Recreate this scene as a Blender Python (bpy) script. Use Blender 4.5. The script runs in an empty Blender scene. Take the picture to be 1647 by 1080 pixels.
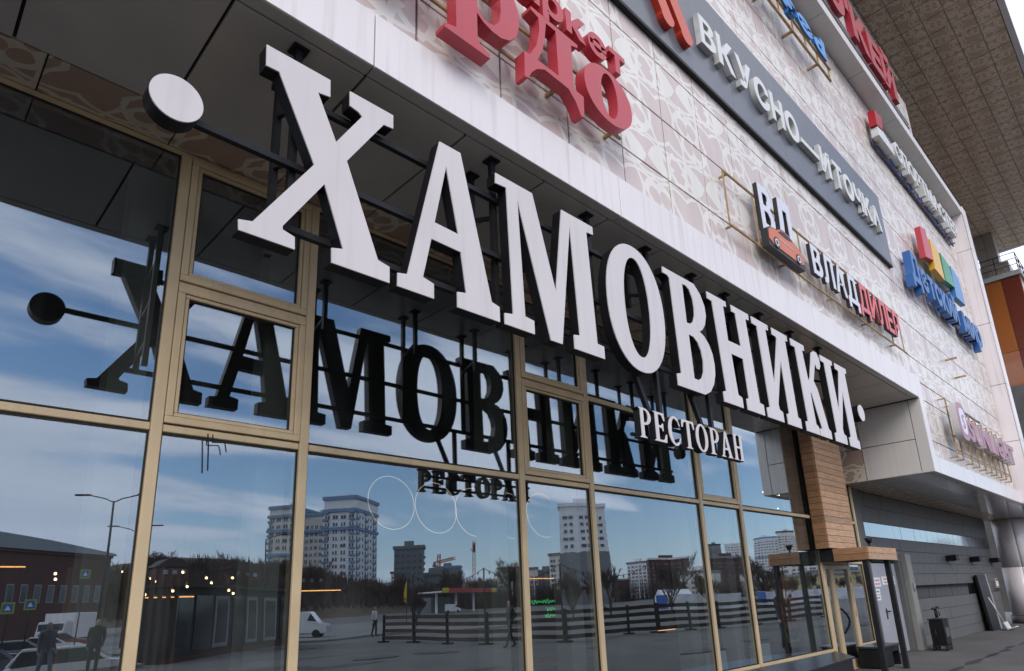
import bpy, bmesh, math, random
from mathutils import Vector, Matrix
from mathutils.geometry import tessellate_polygon
random.seed(7)
R = math.radians
scn = bpy.context.scene
col = scn.collection
PI = math.pi

# ------------------------------------------------------------------ camera
cam_d = bpy.data.cameras.new('camera'); cam = bpy.data.objects.new('camera', cam_d); col.objects.link(cam)
M3 = [[0.7116223753, 0.1625462573, 0.6835000433], [-0.7013208907, 0.2221569418, 0.6773443005], [-0.0417444984, -0.9613662192, 0.2720889366]]
cam.matrix_world = Matrix(((M3[0][0], -M3[0][1], -M3[0][2], 0), (M3[1][0], -M3[1][1], -M3[1][2], 0), (M3[2][0], -M3[2][1], -M3[2][2], 1.65), (0, 0, 0, 1)))
cam_d.sensor_width = 36; cam_d.sensor_fit = 'HORIZONTAL'; cam_d.lens = 22.998
cam_d.shift_x = -0.01203; cam_d.shift_y = 0.0783
cam_d.clip_start = 0.05; cam_d.clip_end = 6000
scn.camera = cam

# ------------------------------------------------------------------ sky, sun, exposure
SUN_EL, SUN_AZ = 36.0, 222.0      # degrees; azimuth clockwise from +Y as seen from above
w = bpy.data.worlds.new('World'); scn.world = w; w.use_nodes = True
nt = w.node_tree; nt.nodes.clear()
def N(t, k, **kw):
    n = t.nodes.new(k)
    for a, b in kw.items(): setattr(n, a, b)
    return n
out = N(nt, 'ShaderNodeOutputWorld'); bg = N(nt, 'ShaderNodeBackground'); bg.inputs[1].default_value = 0.15
sky = N(nt, 'ShaderNodeTexSky'); sky.sky_type = 'NISHITA'; sky.sun_disc = False
sky.sun_elevation = R(SUN_EL); sky.sun_rotation = R(SUN_AZ); sky.air_density = 1.0; sky.dust_density = 0.15; sky.ozone_density = 3.0
tc = N(nt, 'ShaderNodeTexCoord'); sp = N(nt, 'ShaderNodeSeparateXYZ'); nt.links.new(tc.outputs['Generated'], sp.inputs[0])
def wm(op, a, b=None):
    n = N(nt, 'ShaderNodeMath', operation=op)
    for i, v in enumerate((a, b)):
        if v is None: continue
        if isinstance(v, (int, float)): n.inputs[i].default_value = v
        else: nt.links.new(v, n.inputs[i])
    return n.outputs[0]
zz = wm('ADD', wm('MAXIMUM', sp.outputs[2], 0.0), 0.22)
cb_x = wm('DIVIDE', sp.outputs[0], zz); cb = N(nt, 'ShaderNodeCombineXYZ'); nt.links.new(cb_x, cb.inputs[0]); nt.links.new(wm('DIVIDE', sp.outputs[1], zz), cb.inputs[1]); cb.inputs[2].default_value = 3.7
mp = N(nt, 'ShaderNodeMapping'); mp.inputs['Rotation'].default_value = (0, 0, R(-35)); mp.inputs['Scale'].default_value = (0.55, 1.25, 1); nt.links.new(cb.outputs[0], mp.inputs[0])
n1 = N(nt, 'ShaderNodeTexNoise'); n1.inputs['Scale'].default_value = 1.7; n1.inputs['Detail'].default_value = 9; n1.inputs['Roughness'].default_value = 0.52; n1.inputs['Distortion'].default_value = 0.25
nt.links.new(mp.outputs[0], n1.inputs['Vector'])
n2 = N(nt, 'ShaderNodeTexNoise'); n2.inputs['Scale'].default_value = 0.28; n2.inputs['Detail'].default_value = 2; nt.links.new(cb.outputs[0], n2.inputs['Vector'])
CLOUD_BIAS = wm('MULTIPLY', wm('SUBTRACT', 1.48, cb_x), 0.10)
cl = wm('ADD', wm('ADD', wm('MULTIPLY', n1.outputs[0], 0.75), wm('MULTIPLY', n2.outputs[0], 0.6)), CLOUD_BIAS)
rp = N(nt, 'ShaderNodeValToRGB'); rp.color_ramp.elements[0].position = 0.625; rp.color_ramp.elements[1].position = 0.735; rp.color_ramp.interpolation = 'EASE'
nt.links.new(cl, rp.inputs[0])
cm = N(nt, 'ShaderNodeMix', data_type='RGBA')
nt.links.new(wm('MULTIPLY', rp.outputs[0], 0.92), cm.inputs['Factor']); nt.links.new(sky.outputs[0], cm.inputs['A'])
cc = N(nt, 'ShaderNodeValToRGB'); cc.color_ramp.elements[0].position = 0.3; cc.color_ramp.elements[0].color = (5.4, 5.8, 6.9, 1); cc.color_ramp.elements[1].position = 0.75; cc.color_ramp.elements[1].color = (8.3, 8.5, 9.4, 1)
nt.links.new(n1.outputs[0], cc.inputs[0]); nt.links.new(cc.outputs[0], cm.inputs['B'])
hz = N(nt, 'ShaderNodeMix', data_type='RGBA'); nt.links.new(wm('MULTIPLY', wm('POWER', wm('SUBTRACT', 1.0, wm('MAXIMUM', sp.outputs[2], 0.0)), 11.0), 0.8), hz.inputs['Factor'])
nt.links.new(cm.outputs['Result'], hz.inputs['A']); hz.inputs['B'].default_value = (4.1, 5.1, 6.9, 1)
nt.links.new(hz.outputs['Result'], bg.inputs[0]); nt.links.new(bg.outputs[0], out.inputs[0])
sd = bpy.data.lights.new('sun', 'SUN'); sd.energy = 1.3; sd.angle = R(30); sd.color = (1.0, 0.95, 0.88)
sun = bpy.data.objects.new('sun', sd); col.objects.link(sun); sun.location = (0, -40, 60)
to_sun = Vector((math.sin(R(SUN_AZ)) * math.cos(R(SUN_EL)), math.cos(R(SUN_AZ)) * math.cos(R(SUN_EL)), math.sin(R(SUN_EL))))
sun.rotation_euler = to_sun.to_track_quat('Z', 'Y').to_euler()
vs = scn.view_settings; vs.view_transform = 'Standard'; vs.look = 'None'; vs.exposure = 0.36; vs.gamma = 1; vs.use_curve_mapping = False
scn.cycles.max_bounces = 8; scn.cycles.glossy_bounces = 4; scn.cycles.transparent_max_bounces = 12; scn.cycles.diffuse_bounces = 3
scn.cycles.sample_clamp_indirect = 6; scn.cycles.caustics_reflective = False; scn.cycles.caustics_refractive = False

# ------------------------------------------------------------------ helpers
CAM_SC, CAM_DZ = 1.0, 0.0                           # scale about the camera and its z offset, for parts of the upper facade
def cam_scaled(p): return Vector(p)*CAM_SC + Vector((0, 0, CAM_DZ))
WL = {}                                     # world location of each object at build time
def reg(o, loc): WL[o.name] = Vector(loc)
def wl(o): return WL.get(o.name, Vector((0, 0, 0))) if o else Vector((0, 0, 0))
def thing(name, label, cat, loc=(0, 0, 0), group=None):
    loc = cam_scaled(loc)
    o = bpy.data.objects.new(name, None); col.objects.link(o); o.empty_display_size = .2; o.location = loc; reg(o, loc)
    o['label'] = label; o['category'] = cat
    if group: o['group'] = group
    return o
def tag(o, label=None, cat=None, group=None, kind=None):
    if label: o['label'] = label
    if cat: o['category'] = cat
    if group: o['group'] = group
    if kind: o['kind'] = kind
    return o
def link(name, me, mat, parent=None, loc=(0, 0, 0)):
    o = bpy.data.objects.new(name, me); col.objects.link(o); loc = Vector(loc)
    if mat and not me.materials:
        for m_ in (mat if isinstance(mat, (list, tuple)) else [mat]): me.materials.append(m_)
    if parent: o.parent = parent; o.location = loc - wl(parent)
    else: o.location = loc
    reg(o, loc); return o
def build(name, bm, mat, parent=None, smooth=False, origin=None):
    if CAM_SC != 1:
        for v_ in bm.verts: v_.co = cam_scaled(v_.co)
    vs_ = [v.co for v in bm.verts]
    if origin is None:
        lo = Vector((min(v.x for v in vs_), min(v.y for v in vs_), min(v.z for v in vs_))); hi = Vector((max(v.x for v in vs_), max(v.y for v in vs_), max(v.z for v in vs_)))
        origin = (lo + hi) / 2
        if parent is None: origin.z = lo.z
    origin = Vector(origin)
    bmesh.ops.translate(bm, verts=bm.verts, vec=-origin)
    me = bpy.data.meshes.new(name); bm.to_mesh(me); bm.free()
    if smooth:
        for p in me.polygons: p.use_smooth = True
    return link(name, me, mat, parent, origin)
def nb(): return bmesh.new()
def abox(bm, x0, x1, y0, y1, z0, z1, bev=0.0, mi=0, M=None):
    x0, x1 = min(x0, x1), max(x0, x1); y0, y1 = min(y0, y1), max(y0, y1); z0, z1 = min(z0, z1), max(z0, z1)
    if bev > 0:
        t = bmesh.new()
        r = bmesh.ops.create_cube(t, size=1)
        bmesh.ops.transform(t, matrix=Matrix.Translation(((x0+x1)/2, (y0+y1)/2, (z0+z1)/2)) @ Matrix.Diagonal((x1-x0, y1-y0, z1-z0, 1)), verts=t.verts)
        bmesh.ops.bevel(t, geom=t.edges[:], offset=bev, segments=1, affect='EDGES')
        mp_ = {}
        for v in t.verts: mp_[v] = bm.verts.new(M @ v.co if M else v.co)
        for f in t.faces:
            g = bm.faces.new([mp_[v] for v in f.verts]); g.material_index = mi
        t.free(); return
    c = [Vector(p) for p in ((x0,y0,z0),(x1,y0,z0),(x1,y1,z0),(x0,y1,z0),(x0,y0,z1),(x1,y0,z1),(x1,y1,z1),(x0,y1,z1))]
    v = [bm.verts.new(M @ p if M else p) for p in c]
    for q in ((0,3,2,1),(4,5,6,7),(0,1,5,4),(1,2,6,5),(2,3,7,6),(3,0,4,7)):
        f = bm.faces.new([v[i] for i in q]); f.material_index = mi
def box(name, x0, x1, y0, y1, z0, z1, mat, parent=None, bev=0.0):
    bm = nb(); abox(bm, x0, x1, y0, y1, z0, z1, bev); return build(name, bm, mat, parent)
def tube(bm, a, b, r0, r1=None, n=8, cap=True, mi=0):
    a, b = Vector(a), Vector(b); r1 = r0 if r1 is None else r1
    d = (b - a).normalized(); q = d.to_track_quat('Z', 'Y')
    ra = [bm.verts.new(a + q @ Vector((r0*math.cos(2*PI*i/n), r0*math.sin(2*PI*i/n), 0))) for i in range(n)]
    rb = [bm.verts.new(b + q @ Vector((r1*math.cos(2*PI*i/n), r1*math.sin(2*PI*i/n), 0))) for i in range(n)]
    for i in range(n):
        f = bm.faces.new([ra[i], ra[(i+1) % n], rb[(i+1) % n], rb[i]]); f.smooth = n > 5; f.material_index = mi
    if cap:
        f = bm.faces.new(ra[::-1]); f.material_index = mi
        f = bm.faces.new(rb); f.material_index = mi
def path(bm, pts, r, n=6):
    for i in range(len(pts)-1): tube(bm, pts[i], pts[i+1], r, n=n)
def bar(bm, a, b, t, t2=None):                  # square bar
    a, b = Vector(a), Vector(b); d = b - a; L = d.length; q = d.to_track_quat('Z', 'Y'); t2 = t2 or t
    M = Matrix.Translation(a) @ q.to_matrix().to_4x4(); abox(bm, -t/2, t/2, -t2/2, t2/2, 0, L, M=M)
def barx(name, a, b, t, mat, parent, t2=None):
    bm = nb(); bar(bm, a, b, t, t2); return build(name, bm, mat, parent)
def prism(bm, loops, y0, y1, to3=None, mi=0):
    """extrude outline loops (outer first, then holes; (x,z) pairs) from y0 (front) to y1 (back)"""
    to3 = to3 or (lambda x, z, y: (x, y, z))
    area = lambda P: sum(P[i][0]*P[(i+1) % len(P)][1] - P[(i+1) % len(P)][0]*P[i][1] for i in range(len(P)))
    LP = [list(l) for l in loops]
    if area(LP[0]) < 0: LP[0].reverse()
    for l in LP[1:]:
        if area(l) > 0: l.reverse()
    flat = [p for l in LP for p in l]
    fr = [bm.verts.new(to3(p[0], p[1], y0)) for p in flat]; bk = [bm.verts.new(to3(p[0], p[1], y1)) for p in flat]
    for t in tessellate_polygon([[Vector((p[0], p[1], 0)) for p in l] for l in LP]):
        a, b, c = [flat[i] for i in t]
        if (b[0]-a[0])*(c[1]-a[1]) - (c[0]-a[0])*(b[1]-a[1]) < 0: t = t[::-1]
        f = bm.faces.new([fr[i] for i in t]); f.material_index = mi
        f = bm.faces.new([bk[i] for i in t[::-1]]); f.material_index = mi
    k = 0
    for l in LP:
        n = len(l)
        for i in range(n):
            j = (i+1) % n
            f = bm.faces.new([fr[k+i], bk[k+i], bk[k+j], fr[k+j]]); f.material_index = mi
        k += n
def copy_tree(o, loc=None, rz=None, parent=None, label=None, sc=None):
    c = o.copy(); col.objects.link(c)
    if parent: c.parent = parent
    if loc is not None: c.location = loc
    if rz is not None: c.rotation_euler = (0, 0, rz)
    if sc is not None: c.scale = (sc, sc, sc) if isinstance(sc, (int, float)) else sc
    if label: c['label'] = label
    for ch in o.children: copy_tree(ch, parent=c)
    return c

# ------------------------------------------------------------------ materials
def mat(name, rgb, rough=0.6, metal=0.0, var=0.0, vscale=3.0, bump=0.0, bscale=40.0, spec=0.5, coat=0.0, streak=0.0, emit=None, es=1.0):
    m = bpy.data.materials.new(name); m.use_nodes = True; t = m.node_tree; b = t.nodes['Principled BSDF']
    b.inputs['Base Color'].default_value = (*rgb, 1); b.inputs['Roughness'].default_value = rough; b.inputs['Metallic'].default_value = metal
    b.inputs['Specular IOR Level'].default_value = spec; b.inputs['Coat Weight'].default_value = coat
    if emit: b.inputs['Emission Color'].default_value = (*emit, 1); b.inputs['Emission Strength'].default_value = es
    L = t.links.new
    if var or streak or bump: g = t.nodes.new('ShaderNodeNewGeometry')
    cur = None
    if var:
        n = t.nodes.new('ShaderNodeTexNoise'); n.inputs['Scale'].default_value = vscale; n.inputs['Detail'].default_value = 6; L(g.outputs['Position'], n.inputs['Vector'])
        r = t.nodes.new('ShaderNodeValToRGB'); r.color_ramp.elements[0].position = .3; r.color_ramp.elements[1].position = .7
        r.color_ramp.elements[0].color = (*[c*(1-var) for c in rgb], 1); r.color_ramp.elements[1].color = (*[min(1, c*(1+var*.6)) for c in rgb], 1)
        L(n.outputs[0], r.inputs[0]); cur = r.outputs[0]
        rr = t.nodes.new('ShaderNodeMapRange'); rr.inputs[3].default_value = max(0, rough-.08); rr.inputs[4].default_value = min(1, rough+.1); L(n.outputs[0], rr.inputs[0]); L(rr.outputs[0], b.inputs['Roughness'])
    if streak:
        mpn = t.nodes.new('ShaderNodeMapping'); mpn.inputs['Scale'].default_value = (14, 14, .55); L(g.outputs['Position'], mpn.inputs[0])
        n = t.nodes.new('ShaderNodeTexNoise'); n.inputs['Scale'].default_value = 1; n.inputs['Detail'].default_value = 5; L(mpn.outputs[0], n.inputs['Vector'])
        r = t.nodes.new('ShaderNodeValToRGB'); r.color_ramp.elements[0].position = .52; r.color_ramp.elements[0].color = (1, 1, 1, 1); r.color_ramp.elements[1].position = .78; r.color_ramp.elements[1].color = (1-streak, 1-streak*1.05, 1-streak*1.15, 1)
        L(n.outputs[0], r.inputs[0])
        mx = t.nodes.new('ShaderNodeMix'); mx.data_type = 'RGBA'; mx.blend_type = 'MULTIPLY'; mx.inputs['Factor'].default_value = 1
        if cur: L(cur, mx.inputs['A'])
        else: mx.inputs['A'].default_value = (*rgb, 1)
        L(r.outputs[0], mx.inputs['B']); cur = mx.outputs['Result']
    if cur: L(cur, b.inputs['Base Color'])
    if bump:
        n = t.nodes.new('ShaderNodeTexNoise'); n.inputs['Scale'].default_value = bscale; n.inputs['Detail'].default_value = 4; L(g.outputs['Position'], n.inputs['Vector'])
        bp = t.nodes.new('ShaderNodeBump'); bp.inputs['Strength'].default_value = bump; bp.inputs['Distance'].default_value = .02; L(n.outputs[0], bp.inputs['Height']); L(bp.outputs[0], b.inputs['Normal'])
    return m
def pattern(name, cream, pink, rough=0.35, plane='XZ', S=.68, streak=0.12):
    """printed cladding: rings and arcs in a light tone over petals of a darker tone"""
    m = bpy.data.materials.new(name); m.use_nodes = True; t = m.node_tree; b = t.nodes['Principled BSDF']; L = t.links.new
    b.inputs['Roughness'].default_value = rough; b.inputs['Coat Weight'].default_value = .15
    def m_(op, a, c=None, d=None):
        n = t.nodes.new('ShaderNodeMath'); n.operation = op
        for i, v in enumerate((a, c, d)):
            if v is None: continue
            if isinstance(v, (int, float)): n.inputs[i].default_value = v
            else: L(v, n.inputs[i])
        return n.outputs[0]
    g = t.nodes.new('ShaderNodeNewGeometry'); s = t.nodes.new('ShaderNodeSeparateXYZ'); L(g.outputs['Position'], s.inputs[0])
    u = s.outputs[0]; v = s.outputs[2] if plane == 'XZ' else s.outputs[1]
    if plane == 'YZ': u = s.outputs[1]; v = s.outputs[2]
    u0 = m_('MULTIPLY', u, 1/S); v0 = m_('MULTIPLY', v, 1/S)
    us = m_('ADD', u0, m_('MULTIPLY', v0, 0.38)); vs2 = m_('SUBTRACT', v0, m_('MULTIPLY', u0, 0.10))
    pu = m_('PINGPONG', us, 1.07); pv = m_('PINGPONG', vs2, 1.03)
    band = None; par = None
    circ = [(.18, .20, .22, .045), (1.02, .98, .24, .045), (.55, -.35, .95, .034), (-.4, .75, .98, .038), (1.35, .35, .82, .034), (.75, 1.55, .85, .038), (.15, 1.25, .62, .032), (-.2, -.3, .9, .034), (1.5, 1.35, .8, .034)]
    for cx, cy, r, w_ in circ:
        d = m_('SQRT', m_('ADD', m_('POWER', m_('ABSOLUTE', m_('SUBTRACT', pu, cx)), 2), m_('POWER', m_('ABSOLUTE', m_('SUBTRACT', pv, cy)), 2)))
        e = m_('SUBTRACT', d, r); bnd = m_('LESS_THAN', m_('ABSOLUTE', e), w_); ins = m_('LESS_THAN', e, 0)
        band = bnd if band is None else m_('MAXIMUM', band, bnd); par = ins if par is None else m_('ADD', par, ins)
    odd = m_('GREATER_THAN', m_('MODULO', par, 3), .5)
    f = m_('MULTIPLY', m_('SUBTRACT', 1, band), odd)
    mx = t.nodes.new('ShaderNodeMix'); mx.data_type = 'RGBA'; mx.inputs['A'].default_value = (*cream, 1); mx.inputs['B'].default_value = (*pink, 1); L(f, mx.inputs['Factor'])
    mpn = t.nodes.new('ShaderNodeMapping'); mpn.inputs['Scale'].default_value = (5, 5, .5); L(g.outputs['Position'], mpn.inputs[0])
    n = t.nodes.new('ShaderNodeTexNoise'); n.inputs['Scale'].default_value = 1; n.inputs['Detail'].default_value = 6; L(mpn.outputs[0], n.inputs['Vector'])
    r = t.nodes.new('ShaderNodeValToRGB'); r.color_ramp.elements[0].position = .35; r.color_ramp.elements[0].color = (1, 1, 1, 1); r.color_ramp.elements[1].position = .8; r.color_ramp.elements[1].color = (1-streak, 1-streak*1.1, 1-streak*1.2, 1); L(n.outputs[0], r.inputs[0])
    mz = t.nodes.new('ShaderNodeMix'); mz.data_type = 'RGBA'; mz.blend_type = 'MULTIPLY'; mz.inputs['Factor'].default_value = 1; L(mx.outputs['Result'], mz.inputs['A']); L(r.outputs[0], mz.inputs['B'])
    L(mz.outputs['Result'], b.inputs['Base Color']); return m
def wood(name, c0, c1, rough=.55, axis='X', scale=1.0):
    m = bpy.data.materials.new(name); m.use_nodes = True; t = m.node_tree; b = t.nodes['Principled BSDF']; L = t.links.new
    b.inputs['Roughness'].default_value = rough
    g = t.nodes.new('ShaderNodeNewGeometry'); oi = t.nodes.new('ShaderNodeObjectInfo')
    mp_ = t.nodes.new('ShaderNodeMapping'); mp_.inputs['Scale'].default_value = {'X': (1.5, 14, 24), 'Y': (14, 1.5, 24), 'Z': (20, 20, 1.4)}[axis]
    ad = t.nodes.new('ShaderNodeVectorMath'); ad.operation = 'ADD'; L(g.outputs['Position'], ad.inputs[0])
    cbx = t.nodes.new('ShaderNodeCombineXYZ'); ml = t.nodes.new('ShaderNodeMath'); ml.operation = 'MULTIPLY'; ml.inputs[1].default_value = 37; L(oi.outputs['Random'], ml.inputs[0]); L(ml.outputs[0], cbx.inputs[0]); L(ml.outputs[0], cbx.inputs[2]); L(cbx.outputs[0], ad.inputs[1])
    L(ad.outputs[0], mp_.inputs[0])
    n = t.nodes.new('ShaderNodeTexNoise'); n.inputs['Scale'].default_value = scale; n.inputs['Detail'].default_value = 7; n.inputs['Distortion'].default_value = .6; L(mp_.outputs[0], n.inputs['Vector'])
    r = t.nodes.new('ShaderNodeValToRGB'); r.color_ramp.elements[0].position = .3; r.color_ramp.elements[0].color = (*c0, 1); r.color_ramp.elements[1].position = .68; r.color_ramp.elements[1].color = (*c1, 1); L(n.outputs[0], r.inputs[0])
    hs = t.nodes.new('ShaderNodeHueSaturation'); mr = t.nodes.new('ShaderNodeMapRange'); mr.inputs[3].default_value = .78; mr.inputs[4].default_value = 1.18; L(oi.outputs['Random'], mr.inputs[0]); L(mr.outputs[0], hs.inputs['Value']); L(r.outputs[0], hs.inputs['Color'])
    L(hs.outputs[0], b.inputs['Base Color'])
    bp = t.nodes.new('ShaderNodeBump'); bp.inputs['Strength'].default_value = .25; bp.inputs['Distance'].default_value = .01; L(n.outputs[0], bp.inputs['Height']); L(bp.outputs[0], b.inputs['Normal'])
    return m
def glass(name, refl=.2, tint=(.70, .74, .75), gt=(.84, .92, 1.0), rough=0.0):
    m = bpy.data.materials.new(name); m.use_nodes = True; t = m.node_tree; t.nodes.clear(); L = t.links.new
    o = t.nodes.new('ShaderNodeOutputMaterial'); tr = t.nodes.new('ShaderNodeBsdfTransparent'); tr.inputs[0].default_value = (*tint, 1)
    gl = t.nodes.new('ShaderNodeBsdfGlossy'); gl.inputs['Color'].default_value = (*gt, 1); gl.inputs['Roughness'].default_value = rough
    lw = t.nodes.new('ShaderNodeLayerWeight'); lw.inputs[0].default_value = .5
    pw = t.nodes.new('ShaderNodeMath'); pw.operation = 'POWER'; pw.inputs[1].default_value = 3.2; L(lw.outputs['Facing'], pw.inputs[0])
    mr = t.nodes.new('ShaderNodeMapRange'); mr.inputs[3].default_value = refl; mr.inputs[4].default_value = .9; L(pw.outputs[0], mr.inputs[0])
    # faint uneven dirt film and the slow bow of real panes
    g = t.nodes.new('ShaderNodeNewGeometry')
    oi = t.nodes.new('ShaderNodeObjectInfo'); cbx = t.nodes.new('ShaderNodeCombineXYZ'); ml = t.nodes.new('ShaderNodeMath'); ml.operation = 'MULTIPLY'; ml.inputs[1].default_value = 50; L(oi.outputs['Random'], ml.inputs[0]); L(ml.outputs[0], cbx.inputs[1])
    ad = t.nodes.new('ShaderNodeVectorMath'); ad.operation = 'ADD'; L(g.outputs['Position'], ad.inputs[0]); L(cbx.outputs[0], ad.inputs[1])
    n = t.nodes.new('ShaderNodeTexNoise'); n.inputs['Scale'].default_value = .55; n.inputs['Detail'].default_value = 1; L(ad.outputs[0], n.inputs['Vector'])
    bp = t.nodes.new('ShaderNodeBump'); bp.inputs['Strength'].default_value = .08; bp.inputs['Distance'].default_value = .06; L(n.outputs[0], bp.inputs['Height']); L(bp.outputs[0], gl.inputs['Normal'])
    mx = t.nodes.new('ShaderNodeMixShader'); L(mr.outputs[0], mx.inputs[0]); L(tr.outputs[0], mx.inputs[1]); L(gl.outputs[0], mx.inputs[2])
    mpn = t.nodes.new('ShaderNodeMapping'); mpn.inputs['Scale'].default_value = (3.5, 3.5, .7); L(ad.outputs[0], mpn.inputs[0])
    n3 = t.nodes.new('ShaderNodeTexNoise'); n3.inputs['Scale'].default_value = 1; n3.inputs['Detail'].default_value = 7; L(mpn.outputs[0], n3.inputs['Vector'])
    r3 = t.nodes.new('ShaderNodeMapRange'); r3.inputs[1].default_value = .5; r3.inputs[2].default_value = .85; r3.inputs[3].default_value = .008; r3.inputs[4].default_value = .055; L(n3.outputs[0], r3.inputs[0])
    df = t.nodes.new('ShaderNodeBsdfDiffuse'); df.inputs[0].default_value = (.5, .5, .48, 1)
    m2 = t.nodes.new('ShaderNodeMixShader'); L(r3.outputs[0], m2.inputs[0]); L(mx.outputs[0], m2.inputs[1]); L(df.outputs[0], m2.inputs[2])
    L(m2.outputs[0], o.inputs[0]); return m
def emis(name, rgb, s): return mat(name, (0.02, 0.02, 0.02), emit=rgb, es=s)

M_CLAD = pattern('printed_cladding', (.82, .78, .725), (.655, .54, .51))
M_STRIP = pattern('printed_strip', (.66, .58, .46), (.44, .30, .23), S=.5)
M_STRIPZ = pattern('printed_strip_flat', (.66, .58, .46), (.44, .30, .23), plane='XY', S=.5)
M_STRIPX = pattern('printed_strip_side', (.66, .58, .46), (.44, .30, .23), plane='YZ', S=.5)
M_ROOF = pattern('printed_roof_panel', (.95, .76, .59), (.66, .49, .36), plane='XY', S=.5, streak=.1)
M_PILL = pattern('printed_pillar_panel', (.40, .36, .31), (.28, .24, .2), plane='YZ', S=.7)
M_DARK = mat('shadow_gap', (.03, .028, .026), .9)
M_WHITE = mat('white_composite_panel', (.82, .76, .765), .32, var=.05, vscale=.8, streak=.22, coat=.1)
M_SOFF = mat('grey_composite_soffit', (.56, .53, .50), .3, var=.10, vscale=1.5, coat=.2)
M_RET = mat('warm_white_panel', (.62, .59, .56), .3, var=.06, vscale=.8, streak=.1, coat=.15)
M_LSOF = mat('glossy_soffit_panel', (.58, .56, .54), .12, var=.06, coat=.5)
M_FRAME = mat('bronze_painted_aluminium', (.61, .46, .275), .42, metal=0, var=.12, vscale=3, streak=.12)
M_SEAL = mat('black_rubber_seal', (.012, .012, .012), .7)
M_GLASS = glass('solar_glass', .24)
M_GREY = mat('grey_stone_tile', (.125, .12, .118), .55, var=.16, vscale=2.2, bump=.12, bscale=60)
M_MIRR = mat('blue_mirror_tile', (.29, .35, .43), .08, metal=.95)
M_DMIR = mat('dark_mirror_tile', (.10, .10, .11), .06, metal=.9)
M_BLACK = mat('black_sheet_metal', (.011, .011, .013), .45, var=.2, vscale=5, bump=.03, spec=.22)
M_BSTEEL = mat('dark_painted_steel', (.018, .018, .021), .5, var=.25, vscale=8, spec=.2)
M_LFACE = mat('white_acrylic_face', (.655, .605, .605), .34, var=.05, vscale=1.3, streak=.10)
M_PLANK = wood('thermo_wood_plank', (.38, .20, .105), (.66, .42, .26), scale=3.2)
M_PLANKY = wood('thermo_wood_shaded', (.24, .11, .05), (.42, .23, .12), axis='Y', scale=3.2)  # same wood as the front boards, side-face shade put into its colour
M_RUST = mat('ochre_painted_steel', (.40, .27, .13), .6, var=.35, vscale=9)
M_ASPH = mat('asphalt', (.14, .137, .132), .9, var=.22, vscale=.5, bump=.5, bscale=90)
M_PAVE = mat('pavement_concrete', (.105, .10, .097), .85, var=.22, vscale=.9, bump=.35, bscale=70)
# ------------------------------------------------------------------ ground
G = 5.6                                       # plane of the glazing
bm = nb()
v = [bm.verts.new(p) for p in ((-1500, -2500, -1.0), (2500, -2500, -1.0), (2500, 1500, -1.0), (-1500, 1500, -1.0))]; bm.faces.new(v)
tag(build('ground', bm, mat('far_ground', (.11, .105, .10), .95, var=.3, vscale=.05), origin=(0, 0, -1.0)), kind='structure')
bm = nb(); prism(bm, [[(-14, -15), (7.5, -15), (7.5, -24), (60, -24), (60, 5.75), (-14, 5.75)]], -1.2, 0, to3=lambda x_, z_, y_: (x_, z_, y_)); bmesh.ops.recalc_face_normals(bm, faces=bm.faces); tag(build('plaza', bm, M_ASPH), kind='structure')
bm = nb(); abox(bm, 3, 48, 2.4, 5.74, -.3, .012); tag(build('pavement', bm, M_PAVE), kind='structure')
# damp drip line under the canopy edge
bm = nb(); random.seed(3)
x = 7.0
while x < 40:
    l = random.uniform(.5, 1.7); yy = 3.86 + random.uniform(-.05, .05); wd = random.uniform(.05, .13)
    pts = []
    for i in range(9): pts.append((x + l*i/8, yy - wd*math.sin(PI*i/8)*random.uniform(.6, 1.1) - .01))
    for i in range(8, -1, -1): pts.append((x + l*i/8, yy + wd*math.sin(PI*i/8)*random.uniform(.6, 1.1) + .01))
    bm.faces.new([bm.verts.new((p[0], p[1], .016)) for p in pts]); x += l + random.uniform(.02, .5)
tag(build('damp_stain', bm, mat('wet_concrete', (.045, .043, .042), .35)), kind='structure')

# ------------------------------------------------------------------ building
B = thing('shopping_centre', 'large shopping centre with printed cladding, bronze glazing and white canopy band', 'building', (12, 8, 0))
PM = {}
def panel(name, axis, a0, a1, b0, b1, front, thick, m, parent, gap=.012, bev=.002):
    """flat cladding panel; axis Y: a=x b=z, front = y of visible face; axis X: a=y b=z; axis Z: a=x b=y (facing down)"""
    a0, a1, front, thick = a0*CAM_SC, a1*CAM_SC, front*CAM_SC, thick*CAM_SC; b0, b1 = b0*CAM_SC, b1*CAM_SC
    if axis in 'XY': b0 += CAM_DZ; b1 += CAM_DZ
    else: front += CAM_DZ
    wv, hv = round(a1-a0-2*gap, 3), round(b1-b0-2*gap, 3); key = (axis, wv, hv, round(thick, 3), m.name)
    if key not in PM:
        bm = nb()
        if axis == 'Y': abox(bm, -wv/2, wv/2, 0, thick, -hv/2, hv/2, bev)
        elif axis == 'X': abox(bm, 0, thick, -wv/2, wv/2, -hv/2, hv/2, bev)
        else: abox(bm, -wv/2, wv/2, -hv/2, hv/2, 0, thick, bev)
        me = bpy.data.meshes.new(name); bm.to_mesh(me); bm.free(); me.materials.append(m); PM[key] = me
    ca, cb_ = (a0+a1)/2, (b0+b1)/2
    j = random.uniform(-.0015, .0015)
    loc = {'Y': (ca, front+j, cb_), 'X': (front+j, ca, cb_), 'Z': (ca, cb_, front+j)}[axis]
    return link(name, PM[key], None, parent, loc)

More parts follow.
